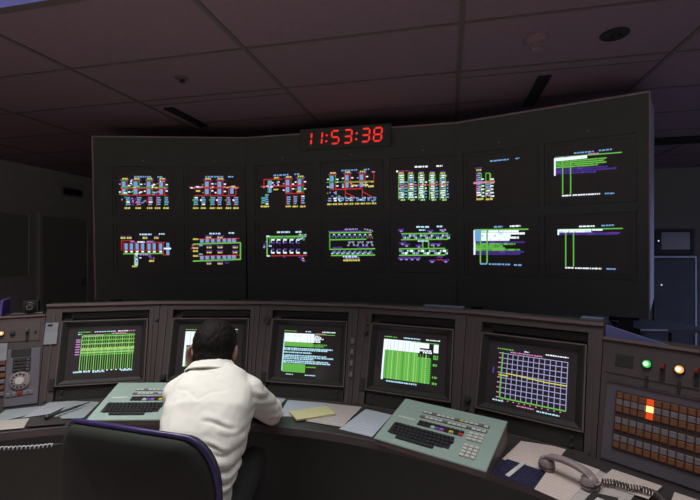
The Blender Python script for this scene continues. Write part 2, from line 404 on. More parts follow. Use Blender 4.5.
def S3(s):
    s.T(140, 176, 215, 172, 7, 'b'); s.T(245, 170, 270, 169, 7, 'b')
    for x, y in ((215, 184), (275, 181)): unit(s, x, y, 'r', 'g' if x > 250 else 'r')
    s.T(143, 188, 168, 187, 8, 'y', .1); s.L(92, 197, 185, 194, 4, 'r'); s.L(92, 197, 92, 235, 4, 'r'); s.R(123, 215, 18, 26, 'b'); s.R(123, 247, 14, 30, 'b'); s.L(112, 200, 112, 265, 4, 'g')
    s.L(75, 232, 295, 226, 6, 'r'); s.L(200, 268, 295, 265, 4, 'r'); scatter(s, 80, 150, 229, 235, 8, 'kw'); scatter(s, 130, 185, 200, 225, 8, 'gwl'); s.R(152, 247, 24, 6, 'y'); s.R(268, 258, 24, 6, 'y')
    for x, y in ((90, 290), (108, 275), (215, 285), (250, 283), (288, 281)): stack(s, x, y, 322, 16, line='g' if x < 120 else 'r'); s.T(x - 14, 332, x + 12, 331, 8, 'y', .1)
def S4(s):
    s.T(480, 152, 560, 148, 7, 'b'); s.T(592, 147, 620, 144, 7, 'b')
    for x, y in ((437, 164), (512, 160), (586, 157)): unit(s, x, y, 'r' if x > 480 else 'g', 'r')
    s.L(405, 211, 640, 204, 4, 'g'); s.L(500, 212, 640, 208, 4, 'o'); s.L(425, 247, 585, 242, 5, 'r'); s.L(500, 215, 500, 290, 4, 'r'); s.L(500, 262, 560, 290, 4, 'r'); s.L(585, 246, 585, 298, 4, 'r'); s.L(585, 256, 648, 290, 4, 'r'); s.L(643, 158, 643, 215, 3, 'r'); s.R(641, 158, 16, 5, 'k')
    scatter(s, 410, 480, 258, 290, 16, 'lbgp'); scatter(s, 410, 640, 285, 308, 30, 'blbw'); scatter(s, 405, 640, 205, 240, 14, 'kwy'); s.R(600, 223, 24, 8, 'y'); s.R(630, 231, 26, 8, 'y'); s.R(540, 226, 20, 7, 'y')
    for k in range(9): x = 420 + 28 * k; s.T(x - 11, 321 - k * .6, x + 11, 321 - k * .6, 8, 'y', .1); stack(s, x + 2, 292 - k * .5, 306 - k * .5, 14, line=None)
def S5(s):
    s.T(173, 133, 240, 131, 8, 'w'); s.T(282, 129, 312, 128, 8, 'w'); s.L(85, 155, 145, 152, 3, 'r'); s.R(85, 156, 9, 9, 'w')
    for x in (107, 155, 207, 262, 315):
        s.T(x - 12, 158, x + 12, 157, 6, 'p', .1); s.T(x - 12, 165, x + 10, 164, 7, 'y', .1)
        s.L(x - 14, 165, x - 14, 298, 4, 'G'); s.L(x + 12, 168, x + 12, 295, 4, 'G')
        stack(s, x, 176, 292, 20, 'w', 11, None); stack(s, x + 22, 210, 285, 12, 'b', 15, None); scatter(s, x - 14, x + 14, 170, 295, 14, ['g', 'lg', 'c', 'l']); s.T(x - 4, 299, x + 18, 298, 8, 'lg', .1)
    s.L(88, 231, 340, 219, 5, 'r'); scatter(s, 100, 335, 221, 229, 10, 'ykp')
def S6(s):
    s.T(548, 104, 642, 95, 7, 'b'); s.T(677, 91, 696, 88, 7, 'b')
    for x in (493, 540):
        s.L(x + 12, 165, x + 12, 288, 4, 'G'); s.L(x - 12, 165, x - 12, 288, 4, 'r' if x < 500 else 'G'); stack(s, x, 165 if x < 500 else 220, 285, 20, 'b', 11, None); stack(s, x + 20, 195, 280, 14, 'w', 17, None); s.T(x - 12, 296, x + 22, 293, 9, 'y', .1)
        scatter(s, x - 12, x + 14, 230, 285, 8, 'krw')
    s.T(476, 140, 512, 138, 6, 'p', .1); s.T(480, 150, 505, 149, 8, 'y', .1); s.L(527, 165, 548, 164, 4, 'G'); s.L(528, 165, 528, 200, 4, 'G'); s.L(547, 164, 547, 200, 4, 'G')
    s.L(466, 215, 572, 207, 10, 'k'); s.R(552, 208, 34, 12, 'o')
def table(s, x0, y0, rows, xw, top, vert, titles, foot, barh, slope=0.0):
    sl = lambda x, y: y + slope * (x - x0)
    s.L(x0 + 4, y0 + 4, x0 + 4, y0 + barh, 8, 'w'); s.L(x0 + 5, top[0], xw, top[1], 6, 'G')
    for y, h, x1, col in rows:
        x = x0 + 9
        while x < x1:
            k = rnd.uniform(10, 30); k = min(k, x1 - x)
            ds = -(slope * (x - x0)) * .5 * (y - y0) / max(barh, 1)
            s.R(x + k / 2, sl(x, y) + ds, k + (1 if col != 'd' else 2), h, col if rnd.random() < .85 else {'w': 'c', 'G': 'g', 'd': 'p', 'g': 'G'}.get(col, col)); x += k + (rnd.choice((0, 0, 2, 4)))
    for x, ya, yb in vert: s.L(x, ya, x, yb, 6, 'G')
    for t in titles + foot: s.T(*t, 7, 'b' if len(s.mb.v) % 3 else 'w')
def S7(s):
    table(s, 120, 86, [(97, 16, 285, 'w'), (110, 7, 385, 'G'), (119, 7, 370, 'G'), (128, 7, 382, 'G'), (137, 7, 340, 'G'), (148, 9, 390, 'd'), (158, 9, 432, 'd'), (168, 8, 330, 'd')], 460, (87, 60), [(163, 105, 270), (203, 103, 270)],
          [(220, 64, 320, 55), (345, 51, 412, 44)], [(160, 278, 205, 276), (213, 275, 350, 268), (375, 267, 422, 265)], 92, -.10)
    s.T(130, 84, 150, 82, 6, 'p'); s.T(170, 82, 190, 80, 6, 'p'); s.T(292, 68, 345, 65, 6, 'k')
def S8(s):
    s.T(145, 97, 205, 97, 7, 'c'); s.T(242, 95, 270, 95, 7, 'c')
    for x in (62, 93, 172, 230): s.T(x - 12, 115, x + 12, 115, 9, 'y', .1); s.T(x - 12, 107, x + 12, 107, 5, 'p', .1)
    s.L(55, 130, 55, 175, 4, 'r'); s.L(52, 129, 120, 129, 4, 'r'); s.L(120, 137, 275, 137, 4, 'r'); s.T(100, 133, 120, 133, 7, 'l', .1); s.T(135, 135, 170, 135, 7, 'w', .1); s.T(182, 133, 215, 133, 7, 'l', .1)
    for x in (78, 105, 133, 161, 193, 219, 251): s.R(x, 158, 15, 32, 'b'); s.L(x - 12, 137, x - 12, 180, 3.5, 'r'); s.R(x, 183, 13, 9, 'w')
    s.R(287, 158, 15, 38, 'b'); s.R(287, 188, 15, 20, 'b'); s.R(283, 168, 40, 8, 'w'); s.L(265, 138, 265, 200, 4, 'r'); s.L(265, 200, 295, 200, 4, 'r')
    s.L(62, 194, 262, 192, 6, 'G'); s.L(62, 178, 250, 178, 3, 'r')
    stack(s, 130, 195, 250, 14, 'c', 9, None); s.L(120, 190, 120, 250, 4, 'G'); s.T(145, 198, 188, 198, 7, 'l', .1); scatter(s, 125, 150, 205, 235, 8, 'wlp'); s.T(108, 257, 134, 257, 8, 'y', .1)
    scatter(s, 195, 218, 198, 222, 9, 'pkl'); s.T(193, 230, 218, 230, 9, 'y', .1)
def S9(s):
    s.T(495, 93, 550, 93, 7, 'c'); s.T(592, 90, 620, 90, 7, 'c')
    s.L(412, 146, 652, 138, 7, 'G'); s.L(651, 138, 651, 224, 7, 'G'); s.L(412, 231, 652, 222, 7, 'G'); s.L(415, 121, 645, 117, 5, 'r'); s.L(415, 207, 645, 201, 5, 'r')
    for x in (457, 484, 512, 541, 570, 595, 618): s.R(x, 130 - (x - 457) * .02, 17, 17, 'b'); s.R(x, 215 - (x - 457) * .03, 17, 17, 'b'); s.L(x + 12, 120, x + 12, 138, 3.5, 'r'); s.L(x + 12, 206, x + 12, 222, 3.5, 'r')
    for x in (492, 550): s.T(x - 17, 106, x + 20, 105, 7, 'p', .1); s.T(x - 14, 113, x + 12, 113, 7, 'y', .1)
    for y in (160, 185, 241):
        for x in (494, 549, 625): 
            if y < 230 or x < 600: s.T(x - 16, y - 5, x + 16, y - 5, 7, 'p', .1); s.T(x - 12, y + 3, x + 12, y + 3, 7, 'y', .1)
    for y in (121, 166, 181, 205): s.T(413, y, 440, y, 8, 'y', .1)
    scatter(s, 408, 445, 150, 172, 7, 'kry'); s.R(452, 152, 18, 7, 'b'); s.R(452, 196, 18, 7, 'b'); s.T(572, 238, 595, 238, 8, 'd', .1)
def S10(s):
    s.T(157, 86, 222, 85, 8, 'c'); s.T(250, 85, 280, 84, 8, 'c')
    s.L(108, 109, 305, 107, 7, 'G'); s.L(108, 107, 108, 205, 7, 'G'); s.L(118, 117, 250, 116, 3.5, 'g'); s.L(110, 205, 308, 202, 4.5, 'r'); s.L(120, 112, 120, 150, 3, 'g')
    for x in (137, 166, 198, 231, 263):
        s.R(x, 124, 17, 8, 'w'); s.L(x - 8, 124, x - 8, 140, 4, 'c'); s.T(x - 8, 138, x + 10, 144, 8, 'p', .1); s.R(x, 189, 17, 8, 'w'); s.L(x - 8, 176, x - 8, 188, 4, 'c'); s.T(x - 8, 172, x + 10, 172, 8, 'p', .1); s.L(x + 14, 110, x + 14, 120, 3, 'G')
    scatter(s, 262, 308, 95, 125, 18, ['l', 'c', 'G', 'p']); scatter(s, 92, 112, 130, 165, 9, 'pl'); s.R(114, 205, 14, 8, 'c'); s.R(112, 106, 16, 7, 'c'); s.R(124, 155, 14, 6, 'c'); s.R(298, 190, 16, 8, 'c'); scatter(s, 270, 295, 210, 232, 8, 'py'); s.R(194, 105, 14, 6, 'p'); s.R(194, 210, 12, 6, 'p')
def S11(s):
    s.T(497, 72, 562, 70, 7, 'l'); s.T(594, 71, 638, 80, 7, 'l'); s.T(415, 83, 580, 80, 6, 'p')
    for y0, xa, xb in ((89, 420, 632), (124, 424, 605), (172, 420, 650), (203, 428, 650)): s.L(xa, y0, xb, y0 - 3, 6, 'G')
    s.L(422, 88, 422, 172, 6, 'g')
    for k in range(8):
        x = 437 + 26 * k; s.R(x, 107, 11, 12, 'p'); s.L(x + 8, 92, x + 18, 118, 4, 'g'); s.R(x + 6, 98, 8, 6, 'c'); s.R(x + 4, 188, 11, 12, 'l'); s.L(x + 10, 176, x + 20, 200, 4, 'g'); s.R(x + 8, 180, 8, 7, 'p'); s.R(x - 4, 193, 8, 6, 'c')
    for x in (530, 576, 622): s.T(x - 16, 136, x + 16, 134, 6, 'l', .1); s.L(x - 14, 150, x - 6, 138, 4, 'G'); s.L(x + 14, 148, x + 6, 138, 4, 'G'); s.R(x - 15, 152, 10, 7, 'l'); s.R(x + 14, 151, 10, 7, 'l')
    s.L(612, 88, 628, 118, 4, 'r'); s.T(438, 163, 484, 163, 7, 'p'); s.T(560, 160, 620, 160, 7, 'd')
    s.T(488, 208, 562, 207, 8, 'c'); s.T(500, 215, 570, 214, 6, 'l'); s.T(490, 227, 574, 226, 9, 'y', .1)
def S12(s):
    s.T(158, 52, 214, 52, 7, 'c'); s.T(248, 50, 272, 50, 7, 'c')
    for y0, xa, xb in ((82, 92, 298), (108, 92, 298), (148, 82, 285), (177, 82, 285)): s.L(xa, y0, xb, y0 - 2, 5.5, 'G')
    for k in range(9):
        x = 100 + 24 * k; s.R(x, 90 + (k % 2) * 10, 13, 10, 'l' if k % 3 else 'p'); s.R(x + 8, 100 - (k % 2) * 10, 11, 8, 'c'); s.L(x + 14, 84, x + 4, 106, 3.5, 'g')
        x -= 10; s.R(x, 157 + (k % 2) * 11, 13, 10, 'w' if k % 3 else 'l'); s.R(x + 9, 168 - (k % 2) * 11, 11, 8, 'c'); s.L(x + 14, 150, x + 4, 175, 3.5, 'g')
    for x, y in ((92, 65), (220, 69), (275, 66), (98, 122), (116, 130), (170, 134), (228, 127), (255, 127), (92, 189), (115, 189), (140, 189), (165, 189), (228, 200), (288, 199)): s.T(x - 14, y, x + 14, y - 2, 7, 'p' if y != 66 else 'l', .1); s.R(x, y + 6, 12, 6, 'l')
    s.L(187, 108, 187, 148, 5, 'G'); s.L(212, 108, 212, 148, 5, 'G'); s.T(165, 114, 210, 114, 6, 'c', .1); s.L(236, 128, 236, 148, 4, 'G'); s.L(248, 196, 275, 196, 4, 'r'); s.T(170, 66, 198, 66, 6, 'c'); s.R(262, 184, 24, 6, 'p')
def S13(s):
    s.T(497, 52, 535, 50, 7, 'b'); s.T(567, 49, 613, 47, 7, 'w')
    table(s, 408, 62, [(y, 9, x, 'w') for y, x in ((72, 605), (82, 632), (91, 570), (100, 606), (109, 565))] + [(120, 8, 630, 'd')] + [(y, 8, x, 'G') for y, x in ((128, 590), (137, 535), (146, 545), (153, 612))] + [(162, 8, 628, 'd'), (171, 8, 612, 'd')], 648, (65, 62), [(438, 65, 212), (467, 65, 212)], [], [(437, 214, 466, 214), (475, 215, 568, 217), (585, 219, 620, 220)], 112, -.008)
    s.R(425, 90, 24, 50, 'b')
def S14(s):
    table(s, 137, 68, [(76, 8, 362, 'w'), (84, 7, 305, 'w'), (91, 7, 448, 'd'), (97, 6, 440, 'd')], 464, (73, 67), [(178, 88, 258), (217, 88, 258)], [(245, 57, 325, 55), (357, 53, 420, 50)], [(175, 264, 217, 265), (225, 266, 358, 269), (382, 270, 428, 271)], 32, -.01)

WP = [(-2.255, 3.70), (-.933, 3.75), (.831, 3.31), (1.886, 2.66)]
ZT = 2.5; LEAN = R(2.3); WBOT = 1.065
SPEC = [  # segment, column offset, row drop, crop origin x, y, scale, painter
    (0, -.233, -.475, 110, 140, 5, S1), (0, .390, -.475, 110, 140, 5, S2), (1, -.555, -.465, 245, 140, 5, S3), (1, .060, -.465, 245, 140, 5, S4), (1, .655, -.465, 380, 140, 5, S5),
    (2, -.295, -.462, 380, 140, 5, S6), (2, .285, -.462, 530, 140, 5, S7), (0, -.233, -.985, 110, 215, 5, S8), (0, .390, -.985, 110, 215, 5, S9), (1, -.555, -.955, 245, 215, 5, S10),
    (1, .060, -.955, 245, 215, 5, S11), (1, .655, -.955, 380, 215, 4.375, S12), (2, -.295, -.970, 380, 215, 4.375, S13), (2, .285, -.970, 530, 215, 5, S14)]
WLAB = ['black video wall section with four dense red and blue track diagrams, next to the door', 'black video wall section with six monitors below the red digital clock', 'black video wall section with purple and green tables on its monitors, next to the rack']
for i in range(3):
    a, b = Vector((*WP[i], ZT)), Vector((*WP[i + 1], ZT)); X = (b - a).normalized(); L = (b - a).length; mid = (a + b) / 2
    rz = math.atan2(X.y, X.x)
    t = thing('video_wall', WLAB[i], 'video wall', (mid.x, mid.y, 0), rz, 'video wall sections')
    # local: x along, y back, z up; face frame leans forward at the top
    FM = Matrix.Translation((0, 0, ZT)) @ Matrix.Rotation(R(90) + LEAN, 4, 'X')      # face x, face y (up), face z towards the viewer
    inv = (t.matrix_basis @ FM).inverted() if False else (Matrix.Translation(t.location) @ Matrix.Rotation(rz, 4, 'Z') @ FM).inverted()
    Wm = inv.inverted(); P = Wm @ Vector((0, 0, 0)); n = (Wm.to_3x3() @ Vector((0, 0, 1))).normalized()
    hl = L / 2; fl = -(ZT - WBOT) / math.cos(LEAN)
    th = -.45
    # cabinet: face at z = -0.02 of the face frame, right-hand end of the last section is splayed
    xr_ = [0, 0, .06][i]; xl_ = [-.0, 0, 0][i]
    body = MB(); zb_ = [0, 0, .075][i]
    vb = [(-hl, fl, -.02), (hl, fl, -.02), (hl, 0, -.02), (-hl, 0, -.02), (-hl + xl_, fl + zb_, th), (hl + xr_, fl + zb_, th), (hl + xr_, 0, th), (-hl + xl_, 0, th)]
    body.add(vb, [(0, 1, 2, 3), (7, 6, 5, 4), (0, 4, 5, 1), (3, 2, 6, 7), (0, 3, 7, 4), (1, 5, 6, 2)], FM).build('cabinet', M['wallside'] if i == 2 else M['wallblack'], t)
    mons = [q for q in SPEC if q[0] == i]; hw, hh = .272, .222
    fr = MB(); xs = sorted({q[1] for q in mons}); ys = sorted({q[2] for q in mons})
    xe = [-hl]; 
    for x in xs: xe += [x - hw, x + hw]
    xe.append(hl); ye = [fl]
    for y in ys: ye += [y - hh, y + hh]
    ye.append(0)
    for k in range(0, len(xe), 2): fr.box(xe[k], xe[k + 1], fl, 0, -.02, 0, FM)
    for x in xs:
        for k in range(0, len(ye), 2): fr.box(x - hw, x + hw, ye[k], ye[k + 1], -.02, 0, FM)
    fr.build('face_panel', M['wallblack'], t)
    MB().box(-hl, hl, 0, .010, -.03, .006, FM).build('top_trim', M['walltrim'], t)
    if i == 0: MB().box(-hl - .011, -hl, fl, .010, -.06, .004, FM).build('end_trim', M['walltrim'], t)
    if i == 2: MB().box(hl, hl + .008, fl, .006, -.06, .004, FM).build('end_trim', M['walltrim'], t)
    for x in (-hl + .12, hl - .12): MB().box(x - .04, x + .04, .12, .2, 0, WBOT + .12).build('leg', M['black'], t); MB().box(x - .06, x + .06, .02, .36, 0, .03).build('foot', M['black'], t)
    for (_, cx, cy, ox, oy, sc, paint) in mons:
        mf = MB()
        for x0, x1, y0, y1 in ((-hw + .002, hw - .002, hh - .03, hh - .002), (-hw + .002, hw - .002, -hh + .002, -hh + .03), (-hw + .002, -hw + .03, -hh + .03, hh - .03), (hw - .03, hw - .002, -hh + .03, hh - .03)):
            mf.box(cx + x0, cx + x1, cy + y0, cy + y1, -.019, -.004, FM)
        mo = mf.build('monitor', M['bezelblack'], t)
        MB().box(cx - hw + .03, cx + hw - .03, cy - hh + .03, cy + hh - .03, -.019, -.011, FM).build('screen', M['wglass'], mo)
        s = Scr(inv, lambda u, v, k: FM @ Vector((u, v, -.0100 + .000008 * k)), P, n, ox, oy, sc)
        paint(s); tag(s.mb.build('screen_image', M['image'], mo), kind='stuff')
    for (_, cx, cy, *_r) in mons:                   # small indicator studs over each monitor
        if cy > -.7: MB().lathe([(.008, 0), (.006, .004)], 10, FM @ Matrix.Translation((cx, cy + hh + .05, 0))).build('stud', M['walltrim'], t)
    if i == 1: CLKM = Wm.copy(); CLKF = (P.copy(), n.copy(), inv.copy())

# digital clock on the top edge of the middle section
P, n, inv = CLKF
def cuv(x, y): q = inv @ on_plane(x, y, P, n); return q.x, q.y
ca = cuv(302, 140); cb = cuv(392, 137)
cx = (ca[0] + cb[0]) / 2; hwc = (cb[0] - ca[0]) / 2
loc = CLKM @ Vector((cx, -.055, .004))
t = thing('digital_clock', 'digital clock with red glowing digits 11:53:38 on the video wall top edge', 'clock', loc); t.rotation_euler = CLKM.to_euler()
MB().bbox(-hwc, hwc, -.085, .085, 0, .05, .006).build('housing', M['bezelblack'], t)
segs = {'0': 'abcdef', '1': 'bc', '3': 'abgcd', '5': 'afgcd', '8': 'abcdefg'}
DW, DH, TK = .062, .104, .013
def digit(ch, x0):
    m = MB()
    def seg(x1, y1, x2, y2):
        d = Vector((x2 - x1, y2 - y1)).normalized(); q = Vector((-d.y, d.x)) * TK / 2; a = Vector((x1, y1)) + d * .004; b = Vector((x2, y2)) - d * .004
        pts = [a, a + d * TK / 2 + q, b - d * TK / 2 + q, b, b - d * TK / 2 - q, a + d * TK / 2 - q]
        sk = lambda v: (x0 + v.x + .10 * v.y, v.y)
        m.prism([sk(v) for v in reversed(pts)], .0505, .053)
    h = DH / 2; lines = dict(a=(0, h, DW, h), b=(DW, 0, DW, h), c=(DW, -h, DW, 0), d=(0, -h, DW, -h), e=(0, -h, 0, 0), f=(0, 0, 0, h), g=(0, 0, DW, 0))
    for c in segs[ch]: seg(*lines[c])
    return m
pxs = [(313, '1', 1), (323.5, '1', 1), (337, '5', 0), (349.5, '3', 0), (367, '3', 0), (379, '8', 0)]
for x, ch, right in pxs:
    u = cuv(x, 139)[0] - cx; digit(ch, u - DW / 2 - (DW / 2 - .004 if right else 0)).build('digit', M['led'], t)
for x in (328.5, 358):
    u = cuv(x, 139)[0] - cx
    for y in (.02, -.028): MB().box(u - .007 + .1 * y, u + .007 + .1 * y, y - .007, y + .007, .0505, .053).build('colon_dot', M['led'], t)

# ------------------------------------------------------------------ console
CC = Vector((-.821, -.209, 0)); RAD = 2.694; DZ = .69; FYB = -.129; ZTOP = 1.2
ANG = R(12.5); TAN = math.tan(ANG / 2)
FS = Vector((0, -FYB, ZTOP - DZ)).normalized(); FN = Vector((1, 0, 0)).cross(FS)
FACE = Matrix(((1, 0, 0, 0), (0, FS.y, FN.y, FYB), (0, FS.z, FN.z, DZ), (0, 0, 0, 1)))
FLEN = math.hypot(FYB, ZTOP - DZ)
def bayM(k):
    ph = ANG * (k - 2); Y = Vector((math.sin(ph), math.cos(ph), 0))
    return Matrix.Translation(CC + Y * RAD) @ Matrix.Rotation(-ph, 4, 'Z')
def buv(k, x, y):
    m = bayM(k) @ FACE; q = on_plane(x, y, m @ Vector((0, 0, 0)), (m.to_3x3() @ Vector((0, 0, 1)))); q = m.inverted() @ q; return q.x, q.y
def hwid(y): return (RAD + y) * TAN - .0015
def fw(v): return hwid(FYB + FS.y * v)
def bay_body(t, ztop, m):
    vt = (ztop - DZ) / FS.z; yt = FYB + FS.y * vt
    rec = .03
    prof = [(.10, 0), (.10, .62), (FYB + rec + .002, .66), (FYB + rec, DZ), (yt + rec, ztop - .001), (yt + .10, ztop - .001), (.42, ztop - .16), (.42, 0)]
    n = len(prof); vs_ = [(-hwid(y), y, z) for y, z in prof] + [(hwid(y), y, z) for y, z in prof]
    fs = [tuple(range(n)), tuple(reversed(range(n, 2 * n)))] + [(i, n + i, n + (i + 1) % n, (i + 1) % n) for i in range(n)]
    return MB().add(vs_, fs).build('cabinet', m, t)
def fpatch(mb, u0, u1, v0, v1, w0, w1, trapl=False, trapr=False):
    """slab on the face; sides may follow the bay's tapering edge"""
    def U(u, v, tr, sgn): return sgn * fw(v) if tr else u
    vs_ = []
    for w_ in (w0, w1):
        for v in (v0, v1):
            vs_ += [(U(u0, v, trapl, -1), v, w_), (U(u1, v, trapr, 1), v, w_)]
    mb.add(vs_, [(0, 2, 3, 1), (4, 5, 7, 6), (0, 1, 5, 4), (2, 6, 7, 3), (0, 4, 6, 2), (1, 3, 7, 5)], FACE)
def knob(t, u, v, r=.011, h=.014, m='black', name='knob', w0=0.0):
    return MB().lathe([(r, 0), (r, h * .7), (r * .85, h), (r * .3, h + .001)], 16, FACE @ Matrix.Translation((u, v, w0))).build(name, M[m], t, 40)
class CScr:
    """console tube image in normalised coordinates s right, t down"""
    def __init__(s): s.mb = MB(); s.k = 0
    def P(s, a, b):
        u = -.134 + .300 * a; v = .370 - .228 * b
        return FACE @ Vector((u, v, dome(u, v) + .0010 + .000008 * s.k))
    def R(s, a0, b0, a1, b1, col):
        s.k += 1                                     # later strokes lie a hair above earlier ones
        na = max(1, int((a1 - a0) / .08)); nb = max(1, int((b1 - b0) / .1))
        for i in range(na):
            for j in range(nb):
                x0, x1 = a0 + (a1 - a0) * i / na, a0 + (a1 - a0) * (i + 1) / na; y0, y1 = b0 + (b1 - b0) * j / nb, b0 + (b1 - b0) * (j + 1) / nb
                s.mb.add([s.P(x0, y1), s.P(x1, y1), s.P(x1, y0), s.P(x0, y0)], [(0, 1, 2, 3)], None, CA[col])
    def T(s, a0, a1, b, col, h=.026):
        a = a0
        while a < a1 - .004:
            k = min(rnd.uniform(.012, .04), a1 - a); s.R(a, b - h / 2 * rnd.uniform(.6, 1), a + k, b + h / 2, col); a += k + rnd.uniform(.004, .014)
SU0, SU1, SV0, SV1 = -.175, .200, .112, .400
def dome(u, v):
    a = (u - (SU0 + SU1) / 2) / ((SU1 - SU0) / 2); b = (v - (SV0 + SV1) / 2) / ((SV1 - SV0) / 2)
    return -.016 + .007 * (1 - .5 * a * a - .5 * b * b)
def title(s, c2=(.42, .53), c3=(.75, 1.0)):
    s.T(0, .16, .012, 'G'); s.T(.17, .24, .014, 'G'); s.T(*c2, .012, 'c'); s.T(*c3, .012, 'w')
def m1(s):
    s.T(.02, .24, .012, 'G'); s.T(.30, .66, .012, 'c'); s.T(.70, .88, .012, 'w'); s.T(.88, 1, .012, 'k'); s.T(.02, .08, .06, 'c')
    s.R(.09, .075, 1.0, .09, 'G'); s.T(.12, .47, .10, 'k', .03); s.T(.6, .85, .06, 'k')
    for b0, b1, c in ((.11, .13, 'lg'), (.20, .23, 'G'), (.29, .315, 'lg'), (.40, .47, 'lg'), (.49, .53, 'lg'), (.55, .575, 'G')): s.R(.09, b0, 1.0, b1, c)
    for k in range(24):
        a = .09 + .0385 * k; s.R(a, .1, a + .012, .93, 'G' if k % 3 else 'lg')
        if k % 2: s.R(a - .005, .385, a + .018, .42, 'y')
    for b in (.18, .23, .29, .35, .41, .47, .53): s.R(.0, b, .075, b + .03, 'k' if b in (.23, .35, .47) else 'l')
    s.T(0, .15, .955, 'c', .04); s.T(.17, .28, .955, 'c', .04); s.T(.32, .52, .965, 'c', .04); s.T(.80, 1, .96, 'c', .04)
    for k in range(12): a = .1 + .075 * k; s.R(a, .93, a + .03, .95, 'w')
def m2(s):
    title(s, (.30, .45), (.8, 1.0)); s.R(0, .06, .04, .92, 'w'); s.R(.04, .06, .5, .40, 'w'); s.R(.04, .41, .8, .43, 'p'); s.R(.04, .44, .62, .92, 'G')
    for a in (.10, .17, .24): s.R(a, .08, a + .008, .4, 'l')
    s.R(.1, .70, .22, .85, 'p'); s.T(.86, 1, .07, 'G')
def m3(s):
    title(s); s.T(.62, .82, .055, 'k', .02); s.R(.60, .07, 1.0, .085, 'G'); s.R(0, .06, .022, .98, 'c'); s.R(.02, .065, .60, .28, 'w')
    for a in (.06, .09, .22, .33, .47, .53): s.R(a, .10, a + .006, .28, 'v')
    for b, a in ((.115, .70), (.15, .74), (.185, .78), (.22, .72), (.255, .73)): s.T(.57, a, b, 'w', .034)
    s.R(.03, .285, .58, .385, 'G'); s.T(.58, .86, .325, 'G', .035); s.T(.58, .80, .365, 'G', .035)
    for b, a in ((.43, .97), (.465, .88), (.53, .57), (.60, .86), (.64, .99), (.68, .62), (.73, .90), (.77, .94)): s.T(.02, a, b, 'c', .034)
    s.R(.03, .80, .47, 1.0, 'G'); s.T(.49, .67, .86, 'G', .035); s.T(.10, .24, 1.05, 'c'); s.T(.47, .67, 1.05, 'c')
    for k in range(8): a = .06 + .05 * k; s.R(a, .83, a + .006, 1.0, 'g')
def m4(s):
    title(s, (.36, .66), (.76, 1.0)); s.R(.0, .07, .035, .98, 'w'); s.R(.5, .075, .98, .09, 'G'); s.R(.035, .07, .66, .31, 'w'); s.R(.66, .09, .82, .20, 'w'); s.R(.90, .10, .98, .28, 'w'); s.T(.66, .86, .25, 'w', .04); s.T(.72, .88, .29, 'w', .04)
    for a in (.08, .13, .20, .27, .36, .40, .47, .56): s.R(a, .10, a + .006, .31, 'v')
    s.R(.04, .31, .64, .95, 'G'); s.R(.64, .40, .86, .95, 'G')
    for k in range(16): a = .07 + .05 * k; s.R(a, .33, a + (.007 if k % 2 else .018), .95, 'g' if k % 3 == 0 else 'lg')
    for k in range(11): b = .44 + .045 * k; s.R(.76, b, .88, b + .012, 'g')
    for b in (.35, .40, .54, .80, .93): s.T(.90, .98, b, 'G', .05)
    s.T(.10, .65, 1.0, 'c', .035)
def m5(s):
    title(s, (.40, .47), (.70, 1.0)); s.T(.20, .66, .06, 'k')
    for k in range(13): a = .09 + .0755 * k; s.R(a - .005, .10, a + .005, .97, 'v')
    for k in range(10): b = .10 + .0965 * k; s.R(.06, b - .007, 1.0, b + .007, 'v'); s.R(.03, b - .01, .065, b + .01, 'k')
    s.R(.075, .08, .095, .98, 'G'); s.R(.09, .96, 1.0, .985, 'G'); s.R(.045, .52, .19, .545, 'y')
    for k in range(8): s.R(.16 + .105 * k, .475 + .008 * min(k, 5), .16 + .105 * (k + 1), .498 + .008 * min(k, 5), 'y')
    s.R(-.05, .40, -.03, .52, 'p'); s.T(-.02, .14, 1.03, 'c'); s.T(.34, .58, 1.06, 'k'); s.T(.62, .92, 1.08, 'c')
    for k in range(11): a = .12 + .08 * k; s.R(a, 1.0, a + .02, 1.02, 'k')
BLAB = {1: 'console bay with a green bar table on screen and a paper note alongside', 2: "console bay whose screen is partly hidden behind the operator's head", 3: 'console bay with white, cyan and green text rows on its screen',
        4: 'console bay with a large white and green table block on its screen', 5: 'console bay with a pale grid and a yellow trace on its screen'}
